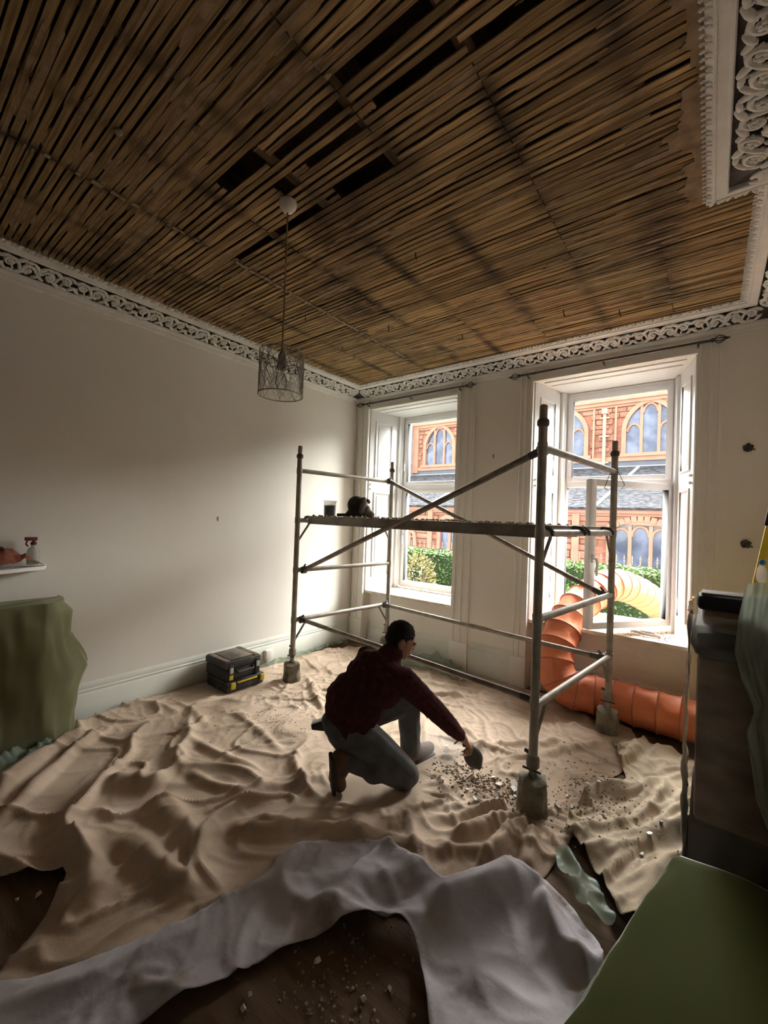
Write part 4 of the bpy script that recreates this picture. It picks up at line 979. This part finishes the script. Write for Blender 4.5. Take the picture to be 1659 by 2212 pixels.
sheet('film_scrap', [(3.25, -1.98), (3.31, -1.95), (3.40, -2.06), (3.47, -2.07), (3.52, -2.2), (3.57, -2.22), (3.55, -2.3), (3.43, -2.27), (3.38, -2.18), (3.31, -2.14)], lambda x, y: .045+.03*ridge(noise2(x*6, y*6, 64), 1.5)+.014*noise2(x*15, y*15, 65)+.02*np.clip((-2.1-y)*4, -1, 1), .01, 'gfilm2', 'pale green film scrap poking out beside the grey sheet', 'plastic film', 0)

# ================================================================ LEFT WALL: SHELF, WRAPPED CABINET, TOOL CASES, SOCKET
MAT['rag'] = M('rust_red_rag', (.25, .085, .05), .9, col2=(.13, .05, .03), scale=12, bump=.4)
t = thing('wall_shelf', (.0, -3.8, 1.22), 'white wall shelf on the left wall above the green film', 'shelf')
MB().prism([(0, -4.5), (.22, -4.5), (.22, -3.62), (.10, -3.36), (0, -3.33)], 1.205, 1.23).build('shelf_board', 'trimw', t)
for y in (-4.2, -3.7): MB().prism([(0, y-.012), (.14, y-.012), (.14, y+.012), (0, y+.012)], 1.19, 1.206).build('shelf_batten', 'trimw', t)
def rag(name, poly, amp, seed, z, label):
    o = sheet(name, poly, lambda x, y: z+.004+np.interp(y, [-3.6, -3.5, -3.43, -3.36], [amp, amp*.85, amp*.42, .006])*np.clip((.215-x)/.05, .15, 1)*(.62+.28*ridge(noise2(x*9, y*9, seed), 1.0)+.10*ridge(noise2(x*26, y*22, seed+1), 2)), .008, 'rag', label, 'rag', 0); return o
rag('rag', [(.02, -4.3), (.20, -4.3), (.21, -3.60), (.17, -3.44), (.10, -3.36), (.03, -3.35)], .15, 71, 1.225, 'crumpled rust red rag heaped on the white wall shelf')
MAT['bottle'] = film_mat('milky_bottle', (.66, .66, .60), .3, .5, .2)
MAT['maroon'] = M('maroon_trigger', (.16, .035, .04), .5)
bx, by = .085, -3.425
t = thing('spray_bottle', (bx, by, 1.25), 'milky spray bottle with maroon trigger on the wall shelf', 'bottle')
b = MB(); b.lathe([(.034, 0), (.036, .006), (.036, .085), (.030, .11), (.014, .128), (.014, .14)], (bx, by, 1.245), 18); b.build('bottle_body', 'bottle', t)
b = MB(); b.lathe([(.018, .138), (.018, .155), (.011, .16), (.011, .172)], (bx, by, 1.245), 12); b.bbox(bx-.012, bx+.012, by-.05, by+.02, 1.412, 1.437, .005); b.tube([(bx, by-.035, 1.412), (bx, by-.042, 1.39), (bx, by-.03, 1.372)], .006, 6); b.build('trigger_head', 'maroon', t)
MAT['cab'] = M('brown_cabinet', (.30, .20, .11), .6, col2=(.22, .14, .075), scale=4, stretch=(1, 1, 8))
t = thing('cabinet', (.16, -3.85, 0), 'brown low cabinet under green film below the wall shelf', 'cabinet')
MB().bbox(.025, .30, -4.4, -3.38, .02, .955, .008).build('cabinet_body', 'cab', t); MB().bbox(.025, .315, -4.42, -3.365, .955, .975, .004).build('cabinet_top', 'cab', t)
P = []; nv, nu = 46, 90
def ye(z): return np.interp(z, [.0, .1, .3, .48, .62, .75, .92, .985], [-3.16, -3.15, -3.12, -3.075, -3.13, -3.20, -3.19, -3.25])
for i in range(nv+1):
    z = .99*(1-i/nv)+.012; row = []; yy = ye(z)
    front = .335+.05*max(0, .35-z)
    for j in range(nu+1):
        s = j/nu
        if s < .55: p = V((front, -4.4+(1.0)*s/.55, z))
        elif s < .8:
            a = (s-.55)/.25*PI/2; p = V((.10+(front-.10)*math.cos(a), -3.40+(yy+3.40)*math.sin(a), z))
        else: p = V((.10-.085*(s-.8)/.2, yy-.01*(s-.8)/.2, z))
        f = float(noise2(s*16+z*1.5, z*1.2, 81))*.030+float(noise2(s*34, z*4, 82))*.012+float(noise2(s*9+4, z*5, 83))*.018*min(1, (1-z)*3)
        k = min(1, (1.0-z)*6+.15); d = V((1, .2, 0)) if s < .55 else V((.4, 1, 0)) if s < .8 else V((0, 1, 0))
        p = p+d*f*k; p.x = max(p.x, .022); row.append(p)
    P.append(row)
FC = MB().grid(P).mesh('film_cover', 0)
FC.polygons.foreach_set('use_smooth', [True]*len(FC.polygons))
t = link('film_cover', FC, 'gfilm', None, label='green plastic film draped over the low cabinet on the left wall', cat='plastic film')
b = MB(); top = P[0]; b.add([(.02, -4.4, .993)]+[(p.x, p.y, .992+.004*math.sin(k*.7)) for k, p in enumerate(top)]+[(.02, -3.26, .99)], [tuple(range(len(top)+2))]); b.build('film_top', 'gfilm', t, 0)
sheet('film_scrap', [(.30, -4.1), (.52, -4.0), (.60, -3.75), (.48, -3.42), (.34, -3.28), (.24, -3.4), (.30, -3.8)], lambda x, y: .03+.07*ridge(noise2(x*5, y*5, 91), 1.6)+.03*ridge(noise2(x*13, y*13, 92), 2), .012, 'gfilm2', 'crumpled pale green film on the floor at the wrapped cabinet', 'plastic film', 0)

MAT['case'] = M('black_case_plastic', (.045, .045, .043), .55, var=.25, scale=10, col3=(.20, .165, .12), scale3=7, lo3=.56, hi3=.75)
MAT['casetop'] = M('dusty_case_lid', (.20, .165, .125), .8, col2=(.08, .07, .06), scale=9, lo=.3, hi=.6)
MAT['yellow'] = M('yellow_plastic', (.62, .45, .04), .5, var=.15)
MAT['latch'] = M('grey_latch', (.50, .51, .50), .4, var=.1)
x0, x1, y0, y1 = .05, .40, -2.08, -1.74
t = thing('tool_case', (.22, -1.9, .005), 'slim black tool case with yellow latches beneath the larger case', 'tool case')
b = MB(); b.bbox(x0+.03, x1+.03, y0+.0, y1+.05, .012, .075, .012); b.build('tray', 'case', t)
b = MB(); b.bbox(x0+.03, x1+.035, y0-.004, y1+.054, .077, .112, .012); b.build('lid', 'case', t)
for yy in (y0+.03, y1-.0):
    b = MB(); b.bbox(x1+.030, x1+.052, yy, yy+.045, .045, .105, .006); b.build('latch', 'yellow', t)
b = MB(); b.bbox(x1+.028, x1+.045, y0+.1, y1-.03, .085, .10, .004); b.build('grip', 'yellow', t)
t = thing('tool_case', (.22, -1.9, .113), 'large black tool case with grey latches stacked by the left skirting', 'tool case')
b = MB(); b.bbox(x0, x1, y0, y1+.02, .114, .215, .014); body = b.build('case_body', 'case', t)
b = MB(); b.bbox(x0-.006, x1+.008, y0-.008, y1+.028, .217, .285, .016); b.build('lid', 'case', t)
b = MB(); b.bbox(x0+.03, x1-.03, y0+.06, y1-.04, .283, .296, .006); b.build('lid_panel', 'casetop', t)
b = MB(); b.bbox(x0+.01, x1-.01, y0+.005, y0+.055, .282, .293, .006); b.build('lid_rib', 'casetop', t)
b = MB(); b.bbox(x0+.01, x1-.01, y1-.035, y1+.015, .282, .293, .006); b.build('lid_rib', 'casetop', t)
for yy in (y0+.02, y1-.04):
    b = MB(); b.bbox(x1+.002, x1+.018, yy, yy+.05, .12, .26, .006); la = b.build('latch_strap', 'case', t)
    b = MB(); b.bbox(x1+.014, x1+.024, yy+.008, yy+.042, .185, .235, .004); b.build('latch_plate', 'latch', la)
b = MB(); b.tube([(x1+.005, y0+.1, .20), (x1+.03, y0+.11, .185), (x1+.03, y1-.07, .185), (x1+.005, y1-.06, .20)], .012, 8); b.build('handle', 'case', t)
b = MB(); b.bbox(x1+.012, x1+.02, y0+.025, y0+.065, .125, .165, .003); b.build('badge', 'yellow', t)
t = thing('wall_socket', (.02, -1.33, .09), 'white socket box on the skirting beside the tool cases', 'socket')
b = MB(); b.bbox(.02, .06, -1.40, -1.30, .055, .165, .008); b.build('socket_box', 'white', t); b = MB(); b.bbox(.058, .066, -1.395, -1.305, .06, .16, .004); b.build('face_plate', 'white', t)

# ================================================================ RIGHT SIDE: WRAPPED FURNITURE, LADDER, GREEN FILM
MAT['leather'] = M('brown_upholstery', (.22, .14, .088), .55, col2=(.085, .052, .033), scale=6, stretch=(1, 1, 2.4), spec=.4)
MAT['black'] = M('black_edge', (.012, .011, .012), .7, var=.2)
MAT['padtop'] = M('brown_pad', (.085, .055, .042), .7, var=.25, scale=7)
t = thing('furniture_stack', (4.0, -1.55, .0), 'dark brown furniture stack with black cushion edges under clear film', 'furniture')
MB().bbox(3.80, 4.24, -1.80, -1.25, .33, 1.075, .02).build('brown_body', 'leather', t)
MB().bbox(3.785, 4.25, -1.82, -1.22, .02, .33, .02).build('dark_base', 'black', t)
b = MB(); b.bbox(3.775, 4.25, -1.85, -1.20, 1.07, 1.215, .062); b.build('lower_cushion', 'black', t)
b = MB(); b.bbox(3.79, 4.24, -1.84, -1.22, 1.205, 1.228, .008); b.build('lower_cushion_top', 'padtop', t)
MB().bbox(3.815, 4.22, -1.80, -1.62, 1.225, 1.30, .02).build('middle_pad', 'leather', t)
b = MB(); b.bbox(3.795, 4.24, -1.84, -1.66, 1.296, 1.366, .022); b.build('upper_cushion', 'black', t)
MB().bbox(3.81, 4.22, -1.82, -1.68, 1.362, 1.374, .005).build('upper_cushion_top', 'padtop', t)
P = []
for i in range(40):
    z = .06+i/39*1.22; row = []
    for j in range(46):
        s = j/45
        if s < .4: p = V((3.770, -1.25-.62*s/.4, z)); d = V((-1, 0, 0))
        else: p = V((3.770+.46*(s-.4)/.6, -1.872, z)); d = V((0, -1, 0))
        bul = .010*max(0, math.sin((1.0-z)*4))
        row.append(p+d*(.022*abs(float(noise2(s*7, z*5+s*7, 101)))+.010*float(noise2(s*20, z*12, 102))+bul))
    P.append(row)
cl = MB().grid(P).mesh('clear_film', 0); cl.polygons.foreach_set('use_smooth', [True]*len(cl.polygons))
link('clear_film', cl, 'cfilm', t)
# hanging film bundle
P = []
for i in range(44):
    z = 1.44-i/43*.98; xl = np.interp(z, [.46, .60, .72, .86, .95, 1.05, 1.16, 1.30, 1.44], [4.05, 4.0, 3.985, 3.965, 3.99, 3.95, 3.925, 3.935, 3.955]); row = []
    for j in range(30):
        s = j/29; row.append(V((xl+(4.085-xl)*s, -1.965-.02*math.sin(s*7+z*3)+.022*float(noise2(s*5, z*4, 111))+.012*float(noise2(s*12, z*9, 112))-.03*s, z+.02*math.sin(s*4))))
    P.append(row)
cl = MB().grid(P).mesh('hanging_film', 0); cl.polygons.foreach_set('use_smooth', [True]*len(cl.polygons))
MAT['hfilm'] = film_mat('grey_green_film', (.40, .45, .37), .38, .5, .25, .14)
link('hanging_film', cl, 'hfilm', None, label='crumpled grey green film hanging beside the furniture stack', cat='plastic film')
# stepladder behind the stack
MAT['lad'] = M('yellow_fibreglass', (.60, .44, .03), .5, var=.2, scale=6)
t = thing('stepladder', (4.0, -.6, .0), 'yellow stepladder leaning in the alcove behind the furniture stack', 'ladder')
for y, ox in ((-.78, .035), (-.38, .115)):
    b = MB(); P0, P1 = V((3.86+ox, y, .02)), V((4.125+ox, y, 1.79)); d = (P1-P0).normalized(); n = V((d.z, 0, -d.x))
    q = MB().bbox(0, (P1-P0).length, -.045, .045, -.014, .014, .004); b.add([P0+d*v[0]+n*v[1]+V((0, v[2], 0)) for v in q.v], q.f); st = b.build('stile', 'lad', t)
    q = MB().bbox((P1-P0).length-.10, (P1-P0).length+.01, -.052, .052, -.02, .02, .005); b = MB(); b.add([P0+d*v[0]+n*v[1]+V((0, v[2], 0)) for v in q.v], q.f); b.build('end_cap', 'black', st)
for k in range(6):
    P0, P1 = V((3.935, 0, .02)), V((4.20, 0, 1.79)); c = P0.lerp(P1, .13+k*.145)
    MB().bbox(c.x-.04, c.x+.04, -.77, -.39, c.z-.012, c.z+.012, .004).build('tread', 'alu', t)
t = thing('plastic_bag', (4.09, -.82, 1.44), 'small clear bag with blue tie hanging on the yellow ladder', 'bag')
link('bag_body', blob([('e', (4.085, -.835, 1.40), (.028, .018, .06)), ('e', (4.085, -.835, 1.46), (.012, .01, .03))], .006, 3), 'tub', t)
b = MB(); b.ell((4.087, -.835, 1.475), (.018, .014, .018), 8, 6); b.build('blue_tie', 'blue', t)
# low chest under green film next to the camera
t = thing('low_chest', (3.98, -3.2, 0), 'low brown chest under the green film in front of the furniture stack', 'chest')
MB().bbox(3.80, 4.08, -4.6, -2.25, .02, .42, .01).build('chest_body', 'cab', t)
P = []
for i in range(80):
    y = -2.16-i/79*2.9; xf = 3.5+.2076*(y+2.69); row = []
    for j in range(40):
        s = j/39
        if s < .55: a = s/.55; p = V((xf+.02+.15*a**1.3, y, .012+.425*a))
        else: a = (s-.55)/.45; p = V((xf+.17+(4.085-xf-.17)*a, y, .437+.012*math.sin(a*PI)))
        endf = np.clip((-2.16-y)/.10, 0, 1)
        p.z = .012+(p.z-.012)*(.72+.28*math.sqrt(endf)); p.x += .014*float(noise2(y*4, s*2.2, 121))*(1-s)+.006*float(noise2(y*11, s*5, 122)); p.z += .010*float(noise2(y*3, s*4, 123))*s
        p.x = min(p.x, 4.088); row.append(p)
    P.append(row)
endrow = [V((p.x, p.y+.02, .012+(p.z-.012)*.0)) for p in P[0]]
P = [endrow]+P
cl = MB().grid(P).mesh('film_cover', 0); cl.polygons.foreach_set('use_smooth', [True]*len(cl.polygons))
MAT['gfilm3'] = film_mat('shaded_green_film', (.105, .115, .045), .10, .35, .5, .03)  # green film coloured darker to stand for the dim light here
link('film_cover', cl, 'gfilm3', None, label='olive green film pulled tight over the low chest', cat='plastic film')

# sill clutter
MAT['cable'] = M('pale_cable', (.55, .50, .44), .6)
b = MB(); b.tube(smooth_path([(3.28, .22, ZS+.012), (3.33, .16, ZS+.03), (3.42, .15, ZS+.02), (3.5, .2, ZS+.012), (3.45, .28, ZS+.012), (3.34, .27, ZS+.012)], 6), .011, 7); b.build('cable_loop', 'cable', None, label='pale loop of cable lying on the open window sill', cat='cable')
lumps(90, lambda r: (r.uniform(.45, 1.4), r.uniform(.06, .5), ZS), .003, .011, 301).build('sill_crumbs', 'rubble', None, 0, kind='stuff', label='plaster crumbs on the sill of the closed window', cat='rubble')
lumps(90, lambda r: (r.uniform(2.95, 3.6), r.uniform(.06, .5), ZS), .003, .011, 302).build('sill_crumbs', 'rubble', None, 0, kind='stuff', label='plaster crumbs on the sill of the open window', cat='rubble')

# ================================================================ THE KNEELING PERSON
MAT['skin'] = M('skin', (.42, .22, .15), .6, var=.12, scale=10, spec=.35)
MAT['jumper'] = M('maroon_knit', (.070, .023, .025), .95, col2=(.045, .015, .017), scale=30, bump=.3, bscale=160, spec=.1)
MAT['jeans'] = M('dusty_denim', (.120, .122, .120), .9, col2=(.08, .08, .076), scale=9, bump=.2, bscale=120, spec=.1)
MAT['boot'] = M('brown_boot', (.13, .075, .05), .7, var=.3, scale=12)
MAT['sole'] = M('boot_sole', (.05, .04, .035), .85)
MAT['hair'] = M('dark_hair', (.018, .014, .011), .8, col2=(.008, .006, .005), scale=60, bump=.6, bscale=120)
MAT['pouch'] = M('tool_pouch', (.05, .055, .06), .6, var=.3)
MAT['scoop'] = M('dark_scoop', (.05, .045, .04), .6, var=.3, scale=12)
PE = thing('person', (2.2, -2.15, .0), 'person in maroon jumper and jeans kneeling and reaching down with a scoop', 'person')
J = dict(pel=V((2.085, -2.265, .355)), rh=V((2.175, -2.275, .335)), lh=V((1.995, -2.245, .355)), rk=V((2.385, -2.065, .088)), ra=V((2.160, -2.350, .205)), lk=V((2.255, -1.865, .425)), la=V((2.270, -1.835, .085)),
         sp=V((2.105, -2.245, .50)), ch=V((2.205, -2.155, .665)), nk=V((2.245, -2.075, .785)), hd=V((2.275, -1.995, .872)), ls=V((2.075, -2.105, .735)), rs=V((2.380, -2.095, .665)), re=V((2.535, -1.925, .45)), rw=V((2.622, -1.772, .275)), le=V((2.165, -1.82, .53)), lw=V((2.36, -1.76, .44)))
lat = (J['rs']-J['ls']).normalized(); upv = (J['ch']-J['pel']).normalized(); upv = (upv-lat*upv.dot(lat)).normalized(); dep = upv.cross(lat)
RT = Matrix((lat, dep, upv)).transposed()
fc = V((.60, .72, -.42)).normalized(); fs = V((.77, -.62, -.05)); fs = (fs-fc*fs.dot(fc)).normalized(); fu = fs.cross(fc)
RH = Matrix((fs, fc, fu)).transposed()
hd = J['hd']
def hp(s, f, u): return hd+fs*s+fc*f+fu*u
def finger(base, d, n, lens, r, curl):
    pts = [base]; rs_ = [r]; dd = d.copy(); ax = d.cross(n).normalized()
    for i, l in enumerate(lens):
        dd = Matrix.Rotation(curl[i], 3, ax) @ dd; pts.append(pts[-1]+dd*l); rs_.append(r*(1-.12*(i+1)))
    return ('t', pts, rs_)
def hand(w, d, n, side, curl):
    d = d.normalized(); n = (n-d*n.dot(d)).normalized(); s = d.cross(n)*side; sp = []
    sp.append(('e', w+d*.045, (.036, .048, .017), Matrix((s, d, n)).transposed()))
    sp.append(('t', [w-d*.03, w+d*.02], [.026, .024]))
    for k, (o_, l) in enumerate(((-.030, .8), (-.010, 1.0), (.011, .95), (.030, .74))):
        base = w+d*.078+s*(-o_)
        sp.append(finger(base, d-s*o_*1.5, n, (.042*l, .028*l, .022*l), .0092, [c*(1+.08*k) for c in curl]))
    sp.append(finger(w+d*.02+s*.030, (d*.55+s*.8+n*.25).normalized(), n, (.038, .030, .024), .0105, (.25, .35, .3)))
    return sp
rd = (J['rw']-J['re']).normalized()
body = [('e', J['pel'], (.150, .105, .11), RT), ('e', J['sp'], (.140, .100, .14), RT), ('e', J['ch'], (.160, .105, .12), RT), ('t', [J['ch']+upv*.05, J['nk'], hp(0, -.03, -.07)], [.09, .062, .055]),
        ('t', [J['ls'], J['le'], J['lw']], [.052, .042, .030]), ('t', [J['rs'], J['re'], J['rw']], [.052, .042, .028]), ('t', [J['ch'], J['ls']], [.08, .06]), ('t', [J['ch'], J['rs']], [.08, .06]),
        ('t', [J['rh'], J['rk']], [.085, .058]), ('t', [J['rk'], J['ra']], [.056, .042]), ('t', [J['lh'], J['lk']], [.085, .056]), ('t', [J['lk'], J['la']], [.055, .040]),
        ('e', hp(0, -.012, .02), (.074, .092, .088), RH), ('e', hp(0, .028, -.035), (.058, .062, .075), RH), ('e', hp(0, .052, -.085), (.034, .030, .026), RH),
        ('t', [hp(0, .082, .012), hp(0, .094, -.022)], [.009, .013]), ('e', hp(0, .086, -.056), (.024, .010, .007), RH), ('e', hp(0, .084, -.068), (.021, .009, .007), RH), ('e', hp(0, .083, .022), (.055, .012, .010), RH),
        ('e', hp(.079, -.012, -.012), (.012, .022, .034), RH), ('e', hp(-.079, -.012, -.012), (.012, .022, .034), RH)]
body += hand(J['rw'], (rd+V((.05, .05, -.25))), V((-.3, -.4, -.6)), 1, (.75, .85, .6)) + hand(J['lw'], V((.8, .2, -.5)), V((-.2, .2, -.9)), -1, (.3, .35, .3))
link('body', blob(body, .0062, 3, 'body'), 'skin', PE)
for s in (-1, 1):
    b = MB(); b.ell(hp(s*.030, .078, .008), (.013, .010, .010), 10, 7); b.build('eye', 'white', PE)
hr = blob([('e', hp(0, -.022, .040), (.079, .094, .082), RH), ('e', hp(0, -.052, -.005), (.070, .058, .062), RH), ('e', hp(.066, -.004, .030), (.014, .020, .028), RH), ('e', hp(-.066, -.004, .030), (.014, .020, .028), RH)], .005, 2)
# jumper: broad back, sleeves, hem
jp = [('e', J['pel']+upv*.045+dep*-.01, (.192, .150, .085), RT), ('e', J['pel']+upv*.0+lat*.05, (.16, .135, .07), RT), ('e', J['sp']+upv*.0, (.200, .152, .150), RT), ('e', J['ch']+upv*-.03, (.208, .150, .150), RT), ('e', J['ch']+upv*.06, (.165, .115, .085), RT),
      ('t', [J['nk']+upv*-.06, J['nk']+upv*.005], [.100, .078]),
      ('t', [J['ch']+lat*.08+upv*.03, J['rs'], J['rs'].lerp(J['re'], .5), J['re'], J['re'].lerp(J['rw'], .55), J['rw']-rd*.035], [.10, .082, .070, .060, .050, .037]),
      ('t', [J['ch']-lat*.08+upv*.03, J['ls'], J['ls'].lerp(J['le'], .5), J['le'], J['le'].lerp(J['lw'], .8)], [.10, .082, .068, .056, .040]),
      ('e', J['ls']+upv*.025, (.07, .06, .055), RT), ('e', J['sp']-lat*.09, (.09, .12, .16), RT)]
jm = blob(jp, .0075, 4, 'jumper')
def crease(me, f, floor=None):
    n = len(me.vertices); co = np.empty(n*3); me.vertices.foreach_get('co', co); co = co.reshape(-1, 3)
    nm = np.empty(n*3); me.vertices.foreach_get('normal', nm); nm = nm.reshape(-1, 3)
    co = co+nm*f(co[:, 0], co[:, 1], co[:, 2])[:, None]
    if floor is not None: co[:, 2] = np.maximum(co[:, 2], floor)
    me.vertices.foreach_set('co', co.ravel()); me.update()
crease(jm, lambda x, y, z: .007*noise2(x*16+z*9, y*16+z*14, 131)+.003*noise2(x*40, z*40, 132))     # knitted creases
link('jumper', jm, 'jumper', PE)
crease(hr, lambda x, y, z: .0035*noise2(x*120+z*40, y*120, 141)+.003*noise2(x*50, z*50+y*30, 142)); link('hair', hr, 'hair', PE)
tr = [('e', J['pel']-upv*.025, (.186, .146, .10), RT), ('t', [J['rh'], J['rh'].lerp(J['rk'], .5), J['rk']], [.118, .108, .088]), ('t', [J['rk'], J['rk'].lerp(J['ra'], .45), J['ra']+V((.01, .012, 0))], [.086, .080, .062]), ('e', J['rk']+V((-.02, -.01, .012)), (.085, .08, .08)), ('e', J['rh'].lerp(J['rk'], .55)+V((-.03, -.05, -.03)), (.11, .10, .12)),
      ('t', [J['lh'], J['lh'].lerp(J['lk'], .5), J['lk']], [.11, .098, .080]), ('t', [J['lk'], J['lk'].lerp(J['la'], .5), J['la']+V((0, 0, .02))], [.080, .077, .068]), ('e', (J['rh']+J['lh'])/2+V((.02, -.02, -.04)), (.16, .12, .09))]
tm = blob(tr, .0075, 4, 'trousers')
crease(tm, lambda x, y, z: .007*noise2(x*14+z*6, y*14+z*10, 133), .014)
link('trousers', tm, 'jeans', PE)
def boot(ank, heel, ball, toe, up, name='boot'):
    m = blob([('t', [ank, heel.lerp(ank, .35)], [.058, .056]), ('t', [heel, ball, toe], [.048, .050, .040]), ('t', [ank, ball], [.054, .046])], .006, 3, name)
    o = link(name, m, 'boot', PE)
    d = (toe-heel); L = d.length; d = d.normalized(); up = (up-d*up.dot(d)).normalized(); s = d.cross(up); b = MB(); Q = MB().bbox(-.025, L+.030, -.044, .044, -.054, -.030, .008)
    b.add([heel+d*v[0]+s*v[1]+up*v[2] for v in Q.v], Q.f); b.build('sole', 'sole', o); return o
boot(V((2.155, -2.35, .215)), V((2.128, -2.392, .225)), V((2.112, -2.385, .10)), V((2.122, -2.365, .052)), V((.5, .7, .1)))
boot(V((2.270, -1.84, .10)), V((2.262, -1.88, .062)), V((2.290, -1.73, .058)), V((2.305, -1.655, .052)), V((0, 0, 1)))
# tool pouch on the belt
pc = V((1.93, -2.335, .335)); b = MB(); q = MB().bbox(-.075, .075, -.02, .02, -.05, .05, .012); q.v = [(x, y, z*(.35+.65*(x+.075)/.15)) for x, y, z in q.v]; Rm = Matrix((V((.80, .58, .15)).normalized(), V((-.58, .80, 0)).normalized(), V((-.12, -.09, 1)).normalized())).transposed()
b.add([pc+Rm @ V(v) for v in q.v], q.f); po = b.build('belt_pouch', 'pouch', PE)
q = MB().bbox(-.07, .07, -.024, .024, .046, .056, .003); q.v = [(x, y, z*(.38+.62*(x+.075)/.15)) for x, y, z in q.v]; b = MB(); b.add([pc+Rm @ V(v) for v in q.v], q.f); b.build('pouch_rim', 'latch', po)
# scoop in the right hand
hc = J['rw']+rd*.085+V((0, .01, -.02))
t = thing('hand_scoop', (2.68, -1.66, .012), 'dark rounded scoop held to the rubble by the kneeling person', 'scoop')
sd = V((.30, .45, -.84)).normalized(); sn = V((-.62, .50, .1)); sn = (sn-sd*sn.dot(sd)).normalized(); ss = sd.cross(sn); c0 = V((2.668, -1.690, .125))
P = []
for i in range(13):
    u = i/12; row = []
    w = .058*math.sin(PI*(.12+.80*u))**.6
    for j in range(11):
        a = (j/10-.5)*2; row.append(c0+sd*(-.075+.16*u)+ss*(w*a)+sn*(.028*a*a-.01*math.sin(PI*u)))
    P.append(row)
o = MB().grid(P).build('scoop_blade', 'scoop', t, 60); solid(o, .004, 0)
MB().tube([c0-sd*.07, c0-sd*.11+sn*.006, J['rw']+rd*.07+sn*.0, J['rw']+rd*.045-ss*.03], [.012, .014, .014, .012], 10).build('scoop_handle', 'scoop', t)

# ================================================================ DUST IN THE AIR
m = bpy.data.materials.new('airborne_dust'); m.use_nodes = True; nt = m.node_tree
for n in list(nt.nodes): nt.nodes.remove(n)
vo = nt.nodes.new('ShaderNodeOutputMaterial'); vs = nt.nodes.new('ShaderNodeVolumeScatter'); vs.inputs['Color'].default_value = (.86, .82, .77, 1); vs.inputs['Anisotropy'].default_value = .35
tc = nt.nodes.new('ShaderNodeTexCoord'); ln = nt.nodes.new('ShaderNodeVectorMath'); ln.operation = 'LENGTH'; nt.links.new(tc.outputs['Object'], ln.inputs[0])
nz = nt.nodes.new('ShaderNodeTexNoise'); nz.inputs['Scale'].default_value = 2.2; nt.links.new(tc.outputs['Object'], nz.inputs['Vector'])
mr = nt.nodes.new('ShaderNodeMapRange'); mr.inputs['From Min'].default_value = 1.0; mr.inputs['From Max'].default_value = .25; mr.inputs['To Min'].default_value = 0; mr.inputs['To Max'].default_value = 4.0; nt.links.new(ln.outputs['Value'], mr.inputs['Value'])
ml = nt.nodes.new('ShaderNodeMath'); ml.operation = 'MULTIPLY'; nt.links.new(mr.outputs[0], ml.inputs[0]); nt.links.new(nz.outputs['Fac'], ml.inputs[1]); nt.links.new(ml.outputs[0], vs.inputs['Density']); nt.links.new(vs.outputs[0], vo.inputs['Volume'])
dm = MB().ell((0, 0, 0), (1, 1, 1), 20, 12).mesh('dust_cloud', 0)
dc = link('dust_cloud', dm, m, None, label='pale cloud of dust rising from the rubble beside the kneeling person', cat='dust', kind='stuff')
dc.location = (2.44, -1.70, .125); dc.scale = (.27, .20, .12); dc.rotation_euler = (0, 0, .5)
